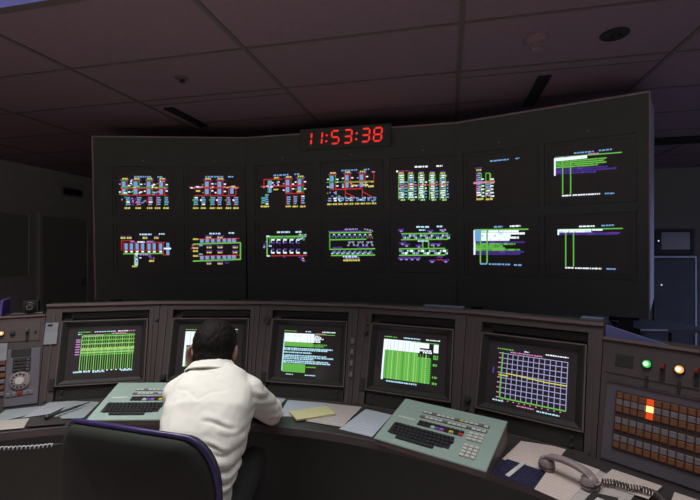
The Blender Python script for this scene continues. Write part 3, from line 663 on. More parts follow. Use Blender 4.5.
for k, paint in ((1, m1), (2, m2), (3, m3), (4, m4), (5, m5)):
    BM = bayM(k); t = thing('console_bay', BLAB[k], 'control console', BM.translation, -ANG * (k - 2), 'monitor bays of the curved console')
    bay_body(t, ZTOP, M['hood'])
    f = MB()
    fpatch(f, 0, -.214, 0, FLEN, -.03, 0, trapl=True); fpatch(f, .239, 0, 0, FLEN, -.03, 0, trapr=True)
    fpatch(f, -.214, .239, .482, FLEN, -.03, 0); fpatch(f, -.214, .239, 0, .008, -.03, 0)
    f.build('face_frame', M['beige'], t)
    for ra, rb2 in ((-.256, -.246), (.255, .261)): r_ = MB(); fpatch(r_, ra, rb2, .012, .478, 0, .005); r_.build('frame_rib', M['beige2'], t)
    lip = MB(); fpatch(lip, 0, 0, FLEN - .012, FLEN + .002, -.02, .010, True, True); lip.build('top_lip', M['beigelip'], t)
    vt = MB(); fpatch(vt, -.17, .235, .442, .478, -.03, -.016); vo = vt.build('vent', M['black'], t)
    for q in range(4):
        sl = MB(); fpatch(sl, -.165, .23, .446 + .008 * q, .449 + .008 * q, -.016, -.008); sl.build('vent_slat', M['tubeblack'], vo)
    # monitor: bezel sloping in to the tube
    O = (-.210, .236, .082, .432); I = (SU0, SU1, SV0, SV1)
    mb = MB(); q = lambda b, w_: [(b[0], b[2], w_), (b[1], b[2], w_), (b[1], b[3], w_), (b[0], b[3], w_)]
    vs_ = q(O, -.03) + q(O, .006) + q((O[0] + .012, O[1] - .012, O[2] + .012, O[3] - .012), .006) + q(I, -.014) + q(I, -.03)
    fs = [(a * 4 + i, a * 4 + (i + 1) % 4, a * 4 + 4 + (i + 1) % 4, a * 4 + 4 + i) for a in range(4) for i in range(4)] + [(16 + i, 16 + (i + 1) % 4, (i + 1) % 4, i) for i in range(4)]
    mo = mb.add(vs_, fs, FACE).build('monitor', M['tubeblack'], t)
    rim = MB(); o5 = .006
    fpatch(rim, O[0], O[1], O[3] - o5, O[3], .006, .009); fpatch(rim, O[0], O[1], O[2], O[2] + o5, .006, .009); fpatch(rim, O[0], O[0] + o5, O[2] + o5, O[3] - o5, .006, .009); fpatch(rim, O[1] - o5, O[1], O[2] + o5, O[3] - o5, .006, .009)
    rim.build('monitor_rim', M['beigelip'], mo)
    g = MB(); N = 12; vs_ = []; fs = []
    for j in range(N + 1):
        for i in range(N + 1):
            u = SU0 + (SU1 - SU0) * i / N; v = SV0 + (SV1 - SV0) * j / N; vs_.append((u, v, dome(u, v)))
    for j in range(N):
        for i in range(N): fs.append((j * (N + 1) + i, j * (N + 1) + i + 1, (j + 1) * (N + 1) + i + 1, (j + 1) * (N + 1) + i))
    g.c = []; g.add(vs_, fs, FACE); sc = g.build('screen', M['glass'], mo, True)
    sc_ = CScr(); paint(sc_); tag(sc_.mb.build('screen_image', M['image'], mo), kind='stuff')
    kp = MB(); fpatch(kp, -.205, .233, .010, .076, -.03, -.006); kp.build('knob_panel', M['tubeblack'], t)
    for u, v in ((.195, .056), (.195, .022)) + (((-.175, .056), (-.175, .022)) if k in (1, 4) else ()): knob(t, u, v, .006, .012, 'hood', w0=-.006)
    if k == 1:
        a = buv(1, 46.5, 323); b = buv(1, 57, 344); n_ = MB(); fpatch(n_, a[0], b[0], b[1], a[1], .0055, .0065); n_.build('paper_note', M['paperw_shade'], t); MB().box(a[0] + .012, a[0] + .035, a[1] - .018, a[1] - .008, .0065, .009, FACE).build('note_clip', M['black'], t)
        a = buv(1, 50, 379); b = buv(1, 54, 390); n_ = MB(); fpatch(n_, a[0], b[0], b[1], a[1], 0, .008); n_.build('latch', M['black'], t)
        knob(t, *buv(1, 157, 320), .009, .006, 'black')
    if k == 2: knob(t, *buv(2, 164, 377), .018, .02, 'black')
    if k == 3:
        a = buv(3, 264, 317); b = buv(3, 270, 324); n_ = MB(); fpatch(n_, a[0], b[0], b[1], a[1], 0, .007); n_.build('lock_plate', M['black'], t)
        a = buv(3, 262.5, 372); b = buv(3, 266, 382); n_ = MB(); fpatch(n_, a[0], b[0], b[1], a[1], 0, .008); n_.build('latch', M['black'], t)
        for y in (341, 352, 363, 374.5):
            c = buv(3, 353.7 - (y - 341) * .04, y); MB().bbox(.262, .279, c[1] - .014, c[1] + .014, 0, .010, .003, FACE).build('push_button', M['btnlight'], t)
    if k == 4:
        for y, m_ in ((319, 'red'), (325, 'black')): knob(t, *buv(4, 367.5, y), .006, .007, m_, 'indicator')
        knob(t, *buv(4, 366.3, 333), .013, .014, 'black')
        a = buv(4, 360.5, 378); b = buv(4, 364.5, 390); n_ = MB(); fpatch(n_, a[0], b[0], b[1], a[1], 0, .008); n_.build('latch', M['black'], t)
    if k == 5:
        knob(t, *buv(5, 468, 399), .016, .022, 'black'); knob(t, *buv(5, 467, 409), .009, .014, 'black')

# lower instrument bays at both ends
def low_bay(k, label):
    BM = bayM(k); t = thing('instrument_bay', label, 'control console', BM.translation, -ANG * (k - 2), 'instrument bays of the curved console')
    zt = 1.147; vt = (zt - DZ) / FS.z; bay_body(t, zt, M['hood']); return t, vt
def slab(t, name, k, x0, y0, x1, y1, w0, w1, m, b=.002):
    a = buv(k, x0, y0); c = buv(k, x1, y1); u0, u1 = sorted((a[0], c[0])); v0, v1 = sorted((a[1], c[1]))
    return MB().bbox(u0, u1, v0, v1, w0, w1, b, FACE).build(name, M[m], t)
# right: lamp strip, button plate
t, VT = low_bay(6, 'instrument bay with rows of orange buttons and green and amber lamps')
f = MB(); fpatch(f, 0, 0, .305, VT, -.03, 0, True, True); fpatch(f, 0, -.266, 0, .305, -.03, 0, trapl=True); fpatch(f, .262, 0, 0, .305, -.03, 0, trapr=True); fpatch(f, -.266, .262, 0, .006, -.03, 0); f.build('face_frame', M['beige'], t)
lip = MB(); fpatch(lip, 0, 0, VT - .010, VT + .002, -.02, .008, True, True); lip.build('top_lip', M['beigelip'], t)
ls = MB(); fpatch(ls, -.275, .27, .335, VT - .035, 0, .003); ls.build('lamp_strip', M['beige'], t)
pl_ = MB(); fpatch(pl_, -.264, .26, .008, .302, -.03, .004); plate = pl_.build('button_plate', M['lilac'], t)
pe = MB(); fpatch(pe, -.264, .26, .299, .304, .004, .009); pe.build('plate_edge', M['chrome'], plate)
BU0, BU1, BV0, BV1 = -.226, .216, .058, .268
bp_ = MB(); fpatch(bp_, BU0 - .004, BU1 + .004, BV0 - .004, BV1 + .004, .004, .006); bp_.build('button_field', M['btndark'], plate)
NC = 18; cwid = (BU1 - BU0) / NC; bh = .0245
litu, litv = buv(6, 649, 412)
bmesh_ = MB().bbox(-cwid / 2 + .0016, cwid / 2 - .0016, -bh / 2 + .0012, bh / 2 - .0012, .006, .013, .002, Matrix(FACE.to_3x3().to_4x4())).mesh('button')
bdat = {}
rows = [(.255, 'btnorange'), (.230, 'btngrey'), (.205, 'btnorange'), (.163, 'btngrey'), (.138, 'btnorange'), (.098, 'btngrey'), (.073, 'btnorange')]
lit_c = min(range(NC), key=lambda c: abs(BU0 + cwid * (c + .5) - litu)); lit_r = min(range(7), key=lambda r: abs(rows[r][0] - litv))
litmat = {0: glow('lit_amber', (1.0, .55, .18), 2.2), 1: glow('lit_red', (1.0, .10, .02), .75)}
for ri, (v, mn) in enumerate(rows):
    for c in range(NC):
        mm = M[mn]; key = mn
        if c == lit_c and ri == lit_r: mm = litmat[0]; key = 'l0'
        elif c == lit_c and abs(ri - lit_r) == 1: mm = litmat[1]; key = 'l1'
        if key not in bdat: me = bmesh_.copy(); me.materials.clear(); me.materials.append(mm); bdat[key] = me
        o = link('button', bdat[key], None, plate); o.location = FACE @ Vector((BU0 + cwid * (c + .5), v, 0))
slab(t, 'window', 6, 616, 353, 633, 369, .003, .005, 'black')
def lamp(t, k, x, y, ring, core, r=.014):
    u, v = buv(k, x, y); MM = FACE @ Matrix.Translation((u, v, .003))
    lo = MB().lathe([(r * 1.25, 0), (r * 1.25, .006), (r * 1.05, .009), (r, .004)], 20, MM).build('lamp_bezel', M['black'], t, 40)
    MB().lathe([(r * .98, .004), (r * .9, .010), (r * .6, .015)], 20, MM).build('lens', ring, lo, True)
    MB().lathe([(r * .58, .0155), (r * .4, .019), (r * .1, .0205)], 16, MM).build('lamp_core', core, lo, True)
def switch(t, k, x, y, m='red'):
    u, v = buv(k, x, y); MM = FACE @ Matrix.Translation((u, v, .003))
    so = MB().box(-.007, .007, -.05, .012, 0, .004, MM).build('switch_plate', M['tubeblack'], t)
    MB().bbox(-.006, .006, -.006, .010, .004, .018, .003, MM).build('switch_lever', M[m], so)
lamp(t, 6, 647, 364, glow('green_lens', (.05, .75, .12), 1.0), glow('green_core', (.75, 1, .85), 1.8))
lamp(t, 6, 679.5, 369.5, glow('amber_lens', (1, .45, .12), 1.0), glow('amber_core', (1, .92, .75), 1.8))
for x, y in ((646.5, 381), (679, 386.5)):
    u, v = buv(6, x, y); MB().box(u - .005, u + .005, v - .018, v + .018, .003, .006, FACE).build('name_plate', M['tubeblack'], t)
switch(t, 6, 663, 367); switch(t, 6, 697, 371.5); switch(t, 6, 729, 377)
lamp(t, 6, 712, 375, M['btnorange'], M['btngrey'])
# wedge of sheet steel, blue light put into its colour, closing the step down from the tall bays
u0, u1 = -fw(VT) + .004, .02
gs = MB(); yb = FYB + FS.y * VT + .012; zt = 1.147; a0 = -hwid(yb) + .004
gs.prism([(a0, 0), (a0 + .225, 0), (a0, .052)], 0, .012, Matrix.Translation((0, yb + .012, zt - .004)) @ Matrix.Rotation(R(90), 4, 'X')).build('step_gusset', M['gusset'], t)

# left: dial plate
t, VT = low_bay(0, 'instrument bay with a round telephone dial and keypad on a grey plate')
f = MB(); fpatch(f, 0, 0, 0, VT, -.03, 0, True, True); f.build('face_frame', M['beige'], t)
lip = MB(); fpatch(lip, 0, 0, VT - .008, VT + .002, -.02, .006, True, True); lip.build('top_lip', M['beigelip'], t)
ls = MB(); fpatch(ls, -.26, .27, .335, VT - .03, 0, .003); ls.build('lamp_strip', M['beige2'], t)
plate = slab(t, 'dial_plate', 0, 8, 350, 38, 403, 0, .006, 'lilac2')
slab(plate, 'display_window', 0, 12, 349.5, 31.5, 356, .006, .008, 'black')
a = buv(0, 14.5, 359); b = buv(0, 30, 370.5)
MB().box(a[0] - .004, b[0] + .004, b[1] - .004, a[1] + .004, .006, .007, FACE).build('keypad_base', M['black'], plate)
for i in range(4):
    for j in range(4):
        u = a[0] + (b[0] - a[0]) * (i + .5) / 4; v = a[1] + (b[1] - a[1]) * (j + .5) / 4
        MB().bbox(u - .0065, u + .0065, v - .0055, v + .0055, .007, .011, .002, FACE).build('keypad_key', M['lilac' if i == 3 else 'hood'], plate)
u, v = buv(0, 20.5, 380.5); MM = FACE @ Matrix.Translation((u, v, .006))
d = MB().lathe([(.046, 0), (.046, .004), (.043, .008), (.022, .010)], 32, MM).build('dial', M['handset'], plate, 40)
MB().lathe([(.020, .010), (.019, .013), (.005, .0135)], 20, MM).build('dial_centre', M['keywhite'], plate, 40)
for q in range(10):
    a_ = R(60 + 28 * q); MB().lathe([(.0055, .0085), (.0055, .0102)], 10, MM @ Matrix.Translation((.033 * math.cos(a_), .033 * math.sin(a_), 0))).build('finger_hole', M['black'], plate)
for q in range(5):
    c = buv(0, 9 + 5.6 * q, 395 - .8 * q); MB().bbox(c[0] - .011, c[0] + .011, c[1] - .011, c[1] + .011, .006, .011, .003, FACE).build('push_button', M['red' if q == 2 else 'btngrey'], plate)
lamp(t, 0, 2, 333.5, glow('amber_lens_two', (1, .4, .1), 1.0), glow('amber_core_two', (1, .9, .7), 1.5), .011)
knob(t, *buv(0, 13, 333), .012, .01, 'hood', w0=.003); switch(t, 0, 28, 331, 'lilac'); knob(t, *buv(0, 36, 331.5), .006, .006, 'black', w0=.003)
for q in range(6):
    c = buv(0, 2.3 - q * .35, 363 + 6.2 * q); MB().bbox(c[0] - .016, c[0] + .016, c[1] - .010, c[1] + .010, 0, .008, .002, FACE).build('push_button', M['btnorange' if q % 2 == 0 else 'btngrey'], t)
for q in range(6):
    for z in range(2):
        MB().bbox(-.23 + .04 * z + .0, -.198 + .04 * z, .05 + .04 * q, .07 + .04 * q, 0, .008, .002, FACE).build('push_button', M['btnorange'], t)
c = buv(0, 3, 351); MB().box(c[0] - .045, c[0] + .02, c[1] - .05, c[1] + .04, .008, .0095, FACE).build('paper_note', M['paperw_shade'], t)

# continuous curved desk top
def arc(r, a): return CC + Vector((math.sin(a), math.cos(a), 0)) * r
a0, a1 = ANG * -2.5, ANG * 4.5; N = 56; R0 = 2.21
t = thing('console_desk', 'dark curved desk top running along the console', 'desk', (CC.x, CC.y, 0))
def ring(r0, r1, z0, z1, poly=True):
    m = MB(); vs_ = []; fs = []
    for i in range(N + 1):
        a = a0 + (a1 - a0) * i / N
        rr = r1
        if poly:                                     # rear edge follows the straight faces of the bays
            k = min(6, max(0, math.floor(a / ANG + 2.5))); rr = r1 / math.cos(a - ANG * (k - 2))
        for r, z in ((r0, z0), (rr, z0), (rr, z1), (r0, z1)): p = arc(r, a) - CC; vs_.append((p.x, p.y, z))
    for i in range(N):
        for q in range(4): fs.append((i * 4 + q, i * 4 + (q + 1) % 4, i * 4 + 4 + (q + 1) % 4, i * 4 + 4 + q))
    fs += [(3, 2, 1, 0), (N * 4, N * 4 + 1, N * 4 + 2, N * 4 + 3)]
    return m.add(vs_, fs)
ring(R0 + .008, RAD + FYB - .001, DZ - .03, DZ).build('desk_top', M['desk'], t)
ring(R0, R0 + .008, DZ - .034, DZ, False).build('edge_strip', M['deskedge'], t)
ring(R0 + .16, R0 + .18, .0, DZ - .03, False).build('modesty_panel', M['modesty'], t)

# ------------------------------------------------------------------ keyboards
def keyboard(loc, rz, label):
    t = thing('keyboard', label, 'keyboard', loc, rz, 'sloping console keyboards')
    W, D, h0, h1 = .466, .280, .022, .105
    prof = [(0, 0), (D, 0), (D, h1), (0, h0)]
    MB().add([(x, y, z) for x in (0, W) for y, z in prof], [(0, 1, 2, 3), (7, 6, 5, 4), (0, 4, 5, 1), (1, 5, 6, 2), (0, 3, 7, 4), (2, 6, 7, 3)]).build('base', M['kbside'], t)
    sl = Vector((0, D, h1 - h0)); Ls = sl.length; sl.normalize(); nn = Vector((1, 0, 0)).cross(sl)
    T = Matrix(((1, 0, 0, 0), (0, sl.y, nn.y, 0), (0, sl.z, nn.z, h0), (0, 0, 0, 1)))
    MB().bbox(-.002, W + .002, -.004, Ls + .002, 0, .006, .003, T).build('top_plate', M['kbcase'], t)
    z0 = .006; KM = {}
    def key(a, b, ww, hh, m, ht=.008, name='key'):
        kk = (round(ww, 4), round(hh, 4), m, ht)
        if kk not in KM: KM[kk] = MB().bbox(-ww / 2, ww / 2, -hh / 2, hh / 2, 0, ht, .0025, T.to_3x3().to_4x4()).mesh('key'); KM[kk].materials.append(M[m])
        o = link(name, KM[kk], None, t); o.location = T @ Vector((a * W, b * Ls, z0))
    MB().box(.075 * W, .66 * W, .17 * Ls, .40 * Ls, z0, z0 + .002, T).build('key_bed', M['keyblack'], t)
    for r in range(4):
        nk = (15, 15, 14, 13)[r]; s0 = (.085, .095, .105, .105)[r]
        for c in range(nk): key(s0 + .019 + .0385 * c, .372 - .062 * r, .0158, .0145, 'keyblack', .009)
    key(.36, .118, .165, .014, 'keyblack', .009, 'space_bar')
    key(.155, .55, .080, .011, 'keywhite', .004, 'label_strip')
    for b in (.778, .668):
        MB().box(.262 * W, .885 * W, (b - .026) * Ls, (b + .026) * Ls, z0, z0 + .003, T).build('legend_strip', M['keyblack'], t)
        for c in range(14): key(.285 + .0442 * c, b, .0192, .0125, 'keyyellow' if (b > .7 and c == 8) else ('btngrey' if (c * 7 + int(b * 10)) % 5 == 1 else 'keywhite'), .005)
    cols = ['keyblack', 'keyblack', 'keyblack', 'keywhite', 'keyblue', 'keymag', 'keyblack', 'keyyellow', 'keyblack', 'keyred']
    for c, m in enumerate(cols): key(.305 + .043 * c, .545, .0175, .012, 'keyblack', .008); key(.305 + .043 * c, .490, .0175, .0125, m, .008)
    for r in range(3):
        for c in range(3): key(.772 + .047 * c, .565 - .058 * r, .0185, .0125, 'keywhite', .008)
    for r in range(4):
        for c in range(3): key(.780 + .045 * c, .318 - .062 * r, .0175, .0135, 'keywhite', .008)
    return t
fl_, fr_ = at_z(374.5, 439, DZ + .02), at_z(487, 468, DZ + .02)
dd = fr_ - fl_
keyboard((fl_.x, fl_.y, DZ + .001), math.atan2(dd.y, dd.x) - R(4.2), 'green-grey sloping keyboard beside the telephone handset and loose papers')
fl_ = at_z(87, 421, DZ + .02)
keyboard((fl_.x, fl_.y, DZ + .001), R(1.0), 'green-grey sloping keyboard beside the seated operator')

# ------------------------------------------------------------------ papers and small things on the desk
def sheet(name, pts, z, m, label, cat='paper', th=.0012, group='papers on the desk'):
    """a sheet whose corners are photo pixels on the desk plane"""
    q = [at_z(x, y, DZ + z) for x, y in pts]; c = sum(q, Vector()) / len(q)
    e = q[1] - q[0]; rz = math.atan2(e.y, e.x); Mi = Matrix.Rotation(-rz, 4, 'Z')
    poly = [(Mi @ (p - c)) for p in q]
    o = MB().prism([(p.x, p.y) for p in poly], 0, th).build(name, M[m], None)
    o.location = (c.x, c.y, DZ + z); o.rotation_euler = (0, 0, rz)
    return tag(o, label, cat, group)
Pz = [.0015 + .0016 * k for k in range(14)]
sheet('paper_sheet', [(278, 416), (320, 418), (326, 403), (288, 400)], Pz[0], 'paperw', 'white printed sheet partly under the yellow pad beside the operator')
sheet('paper_sheet', [(306, 421), (342, 427), (362, 407), (326, 403)], Pz[1], 'paperg', 'grey printed sheet next to the yellow pad')
sheet('yellow_pad', [(297, 421), (336, 415), (326, 407), (289, 413)], Pz[2] + .001, 'yellow', 'pale yellow note pad lying on loose sheets beside the operator', 'notepad', .008, None)
sheet('paper_sheet', [(339, 429), (372, 437), (392, 415), (366, 409)], Pz[0], 'paperw', 'bright white sheet tucked against the keyboard')
sheet('paper_sheet', [(262, 405), (278, 407), (286, 399), (272, 397)], Pz[0], 'paperw', "small white sheet by the operator's sleeve")
# left end
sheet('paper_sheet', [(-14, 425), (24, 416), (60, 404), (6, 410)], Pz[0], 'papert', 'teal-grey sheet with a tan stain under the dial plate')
sheet('paper_sheet', [(22, 418), (50, 414), (78, 401), (50, 402)], Pz[1], 'paperw_shade', 'white sheet between the teal sheet and the black pen')
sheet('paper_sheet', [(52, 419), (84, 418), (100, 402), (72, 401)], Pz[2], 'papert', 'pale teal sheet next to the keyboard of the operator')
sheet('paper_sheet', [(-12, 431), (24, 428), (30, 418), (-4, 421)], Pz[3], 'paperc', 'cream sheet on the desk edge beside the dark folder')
sheet('paper_sheet', [(26, 427), (66, 424), (60, 417), (32, 418)], Pz[4], 'desk', 'dark brown folder on the desk edge beside the cream sheet', 'folder', .003, None)
p, q = at_z(47, 417, DZ + .022), at_z(90, 402, DZ + .02)
t = thing('pen', 'long black pointer lying across the sheets beside the keyboard', 'pointer', p)
d = q - p
MB().tube([Vector(), d * .7], .006, 10).build('barrel', M['black'], t, 40); MB().tube([d * .7, d], [.005, .002], 10).build('tip', M['black'], t, 40); MB().ell((0, 0, 0), .011).build('end_knob', M['black'], t, True)
# right end
sheet('paper_sheet', [(502, 459), (546, 474), (567, 448), (521, 441)], Pz[0], 'paperb', 'beige printed sheet under the earpiece of the handset')
sheet('key_overlay', [(490, 473), (534, 489), (549, 473), (507, 459)], Pz[1], 'mat_blue', 'dark blue mottled plastic overlay beside the white ruler', 'overlay', .002, None)
sheet('ruler', [(505, 475), (509, 477), (526, 463), (523, 461)], Pz[2] + .001, 'keywhite', 'short white ruler lying on the blue overlay', 'ruler', .002, None)
sheet('paper_sheet', [(534, 489), (566, 503), (600, 470), (558, 455)], Pz[2], 'paperb', 'creased beige printed sheet under the handset handle')
sheet('paper_sheet', [(566, 503), (612, 522), (640, 488), (598, 470)], Pz[1], 'paperg', 'grey-beige sheet under the coiled cord and dark card')
sheet('paper_sheet', [(596, 482), (648, 499), (662, 486), (612, 469)], Pz[3], 'paperb', 'beige sheet behind the coiled cord below the button plate')
sheet('dark_card', [(584, 500), (606, 508), (618, 498), (592, 492)], Pz[4], 'black', 'small black card with white tab beside the handset', 'card', .002, None)
sheet('paper_slip', [(592, 502), (606, 507), (610, 502), (597, 497)], Pz[6], 'keywhite', 'tiny white slip on the black card', 'paper', .001)
sheet('paper_sheet', [(668, 508), (700, 518), (716, 506), (674, 492)], Pz[0], 'paperb', 'beige sheet at the foot of the button plate past the cord')
# telephone handset
A, B = at_z(546, 459, DZ + .042), at_z(590, 478, DZ + .042)
d = B - A; Lh = d.length; rz = math.atan2(d.y, d.x); mid = (A + B) / 2
t = thing('telephone_handset', 'grey telephone handset lying off the hook on beige papers', 'telephone handset', (mid.x, mid.y, DZ + .006), rz)
h = Lh / 2
MB().loft([(Vector((x, 0, z)), Vector((0, ww, 0)), Vector((-.012 * (x / h), 0, hh))) for x, z, ww, hh in ((-h - .014, .036, .018, .010), (-h, .047, .021, .013), (-h * .6, .056, .017, .011), (-h * .2, .060, .0155, .0105), (h * .2, .060, .0155, .0105), (h * .6, .056, .017, .011), (h, .047, .021, .013), (h + .014, .036, .018, .010))], 16, 2.8).build('handle', M['handset'], t, 50)
for sx in (-1, 1):
    TM = Matrix.Translation((sx * h, 0, 0)) @ Matrix.Rotation(sx * R(-6), 4, 'Y')
    cup = MB().lathe([(.020, .0), (.027, .003), (.0285, .012), (.0285, .024), (.024, .038), (.016, .046)], 24, TM).build('earpiece' if sx < 0 else 'mouthpiece', M['handset'], t, 50)
    MB().lathe([(.0292, .014), (.0292, .018)], 24, TM).build('seam_ring', M['hood'], cup)
def coil(pts, r, pitch, n_per=8):
    """helix along a polyline"""
    out = []; ph = 0
    for i in range(len(pts) - 1):
        p, q = Vector(pts[i]), Vector(pts[i + 1]); L = (q - p).length; tt = (q - p).normalized(); a = tt.cross(Vector((0, 0, 1))).normalized(); b = a.cross(tt)
        k = max(2, int(L / pitch * n_per))
        for j in range(k):
            ph += 2 * math.pi * (L / k) / pitch; out.append(p + (q - p) * (j / k) + a * math.cos(ph) * r + b * math.sin(ph) * r)
    return out
c0 = B + d.normalized() * .026 + Vector((0, 0, -.026))
lead = [at_z(x, y, DZ + .022) for x, y in ((602, 481), (613, 482), (628, 486.5), (642, 488.5), (655, 493), (664, 503), (668, 520))]
HI = (Matrix.Translation((mid.x, mid.y, DZ + .006)) @ Matrix.Rotation(rz, 4, 'Z')).inverted()
cordo = MB().tube([HI @ p for p in coil(lead, .0085, .0085, 9)], .0024, 6).build('coiled_cord', M['cord'], t, True); cordo['label'] = 'dark coiled cord'
MB().tube([HI @ c0, HI @ ((c0 + lead[0]) / 2), HI @ lead[0]], .003, 8).build('straight_lead', M['cord'], cordo, True)
# pale coiled cord hanging in front of the left end of the desk
ends = [at_d(x, y, 1.72) for x, y in ((-24, 447), (4, 448), (18, 447.6), (38, 446.5), (54, 444.5))]
ends.append(Vector((ends[-1].x + .02, 1.86, .66)))
off = ends[0]
t = thing('coiled_cord', 'pale coiled cord hanging below the desk edge beside the chair', 'cord', off)
MB().tube([p - off for p in coil(ends[:-1], .006, .0175, 10)], .0023, 6).build('coil', M['cordw'], t, True)
MB().tube([ends[-2] - off, (ends[-2] + ends[-1]) / 2 - off, ends[-1] - off], .003, 6).build('straight_lead', M['black'], t, True)
# things standing on top of the console
p = bayM(0) @ Vector((.19, .02, 1.147))
t = thing('desk_lamp', 'small black lamp head with a shiny ring on top of the dial bay', 'lamp', p, -ANG * -2)
MB().bbox(-.06, .085, -.015, .05, 0, .012, .004).build('base', M['black'], t)
MB().box(-.01, .06, 0, .05, .010, .075).build('head', M['black'], t)
LM = Matrix.Translation((.026, .0, .045)) @ Matrix.Rotation(R(90), 4, 'X')
MB().lathe([(.027, 0), (.027, .02), (.022, .024), (.018, .012)], 22, LM).build('lens_hood', M['black'], t, 40)
MB().lathe([(.0165, .012), (.0165, .0245), (.0115, .0245), (.0115, .012)], 22, LM).build('chrome_ring', M['chrome'], t, 40)
p = bayM(0) @ Vector((.06, .03, 1.152))
t = thing('file_tray', 'purple plastic file tray on top of the dial bay', 'tray', p, ANG * 2)
MB().box(-.14, .02, -.02, .12, 0, .008).build('tray_floor', M['purple'], t); MB().box(-.14, .02, -.028, -.02, 0, .022).build('front_edge', M['purple'], t); MB().box(.02, .030, -.025, .12, 0, .085, Matrix.Rotation(R(6), 4, 'Y')).build('side_panel', M['purple'], t)
def top_folder(k, u0, u1, y0, y1, z, label):
    m_ = bayM(k); p = m_ @ Vector(((u0 + u1) / 2, (y0 + y1) / 2, z))
    o = MB().bbox((u0 - u1) / 2, (u1 - u0) / 2, (y0 - y1) / 2, (y1 - y0) / 2, 0, .012, .002).build('folder', M['folder']); o.location = p; o.rotation_euler = (0, 0, -ANG * (k - 2)); return tag(o, label, 'folder', 'folders on the console top')
top_folder(4, .06, .27, .03, .095, ZTOP, 'flat blue-grey folder on the console top above the table screen')
top_folder(5, .20, .285, .05, .095, ZTOP, 'small blue-grey folder on the console top above the grid screen')

# ------------------------------------------------------------------ equipment beyond the right end of the video wall
p = at_d(652, 330, 4.2)
t = thing('equipment_rack', 'dark equipment rack with a small grey screen beyond the video wall', 'rack', (p.x, 4.2, 0), R(-6))
MB().box(-.12, .40, 0, .6, 0, 1.72).build('cabinet', M['rack'], t)
sc = MB().box(.02, .37, -.02, 0, 1.47, 1.71).build('screen_unit', M['black'], t); MB().bbox(.075, .335, -.004, .004, 1.515, 1.685, .003).build('rack_screen', M['rackscreen'], sc).location = (0, -.02, 0)
MB().box(.0, .40, -.02, 0, 1.432, 1.45).build('shelf_edge', M['rackedge'], t); MB().box(.385, .40, -.02, 0, 0, 1.43).build('post', M['rackedge'], t)
dr = MB().box(.01, .38, -.015, 0, .75, 1.42).build('rack_door', M['rack'], t)
for x, z in ((.048, 1.60), (.075, 1.165)):
    MB().ell((x, -.024, z), .006, None, 8, 6).build('indicator', white_dot, t, True)
p = at_d(640, 329, 3.1)
t = thing('side_table', 'low dark side table with a pale edge beyond the console', 'table', (p.x, 3.1, 0), R(-4))
MB().box(0, .5, 0, .4, p.z - .025, p.z - .001).build('table_top', M['rack'], t); MB().box(0, .19, -.006, 0, p.z - .012, p.z).build('table_edge', M['rackedge'], t)
for x, y in ((.03, .03), (.47, .03), (.03, .37), (.47, .37)): MB().box(x - .02, x + .02, y - .02, y + .02, 0, p.z - .025).build('leg', M['rack'], t)
p = at_z(672, 139, CEIL)
t = thing('ceiling_vent', 'dark rectangular ceiling vent beyond the video wall', 'vent', (p.x, p.y, CEIL), -TH)
MB().box(-.22, .42, -.10, .10, -.03, -.001).build('vent_body', M['black'], t)
for q in range(4): MB().box(-.21, .41, -.08 + .05 * q, -.07 + .05 * q, -.04, -.03).build('vent_slat', M['black'], t)

# ------------------------------------------------------------------ operator's chair
CH = Vector((-.555, 1.42, 0)); CR = R(-17)
t = thing('office_chair', 'black upholstered swivel chair with purple piping round its back', 'chair', CH, CR)
SEAT = .425
MB().loft([(Vector((0, 0, z)), Vector((a, 0, 0)), Vector((0, b, 0))) for z, a, b in ((SEAT - .085, .20, .19), (SEAT - .07, .235, .225), (SEAT - .02, .24, .23), (SEAT, .215, .205))], 28, 4).build('seat', M['chair'], t, 50)
# backrest: rounded rectangle outline, dished, behind the seat
def back_pt(a, b, off):
    """a -1..1 across, b 0..1 up"""
    return Vector((a * .268, -.235 - .02 * b + .055 * a * a + off, .47 + .527 * b))
out = []; cr = .34; rb = .30
def rr(n=10):
    pts = []
    for cx_, cy_, s in ((1 - cr * 1.0, 1 - rb, 0), (-1 + cr, 1 - rb, 90), (-1 + .2, .12, 180), (1 - .2, .12, 270)):
        ra, rb_ = (cr, rb) if s < 180 else (.2, .12)
        for i in range(n + 1):
            a = R(s + 90 * i / n); pts.append((cx_ + ra * math.cos(a), cy_ + rb_ * math.sin(a)))
    return pts
ol = rr(); nl_ = len(ol); vs_ = []; fs = []
for off, shr in ((-.022, .90), (-.03, .5), (-.03, 0.0)): pass
rings = [(-.005, 1.0), (-.030, .985), (-.040, .9), (-.042, .5), (.035, .5), (.030, .9), (.020, .985), (-.005, 1.0)]
vs_ = []
for off, k in rings[:-1]:
    for a, b in ol: vs_.append(back_pt(a * k, .5 + (b - .5) * k, off))
for i in range(len(rings) - 2):
    for j in range(nl_): fs.append((i * nl_ + j, i * nl_ + (j + 1) % nl_, (i + 1) * nl_ + (j + 1) % nl_, (i + 1) * nl_ + j))
i = len(rings) - 2
for j in range(nl_): fs.append((i * nl_ + j, i * nl_ + (j + 1) % nl_, (j + 1) % nl_, j))
fs = [f for f in fs if not (3 * nl_ <= f[0] < 4 * nl_ and f[2] >= 4 * nl_)]
c1 = len(vs_); vs_.append(back_pt(0, .5, -.042)); vs_.append(back_pt(0, .5, .035))
for j in range(nl_): fs.append((3 * nl_ + j, 3 * nl_ + (j + 1) % nl_, c1)); fs.append((4 * nl_ + (j + 1) % nl_, 4 * nl_ + j, c1 + 1))
bk = MB().add(vs_, fs).build('backrest', M['chair'], t, 60)
MB().tube([back_pt(a * 1.005, .5 + (b - .5) * 1.01, -.012) for a, b in ol + ol[:2]], .0085, 8).build('piping', M['piping'], bk, True)
MB().tube([(0, -.275, .62), (0, -.31, .50), (0, -.24, .34), (0, -.05, .33)], [.018, .02, .02, .02], 10).build('back_bracket', M['chrome'], t, 40)
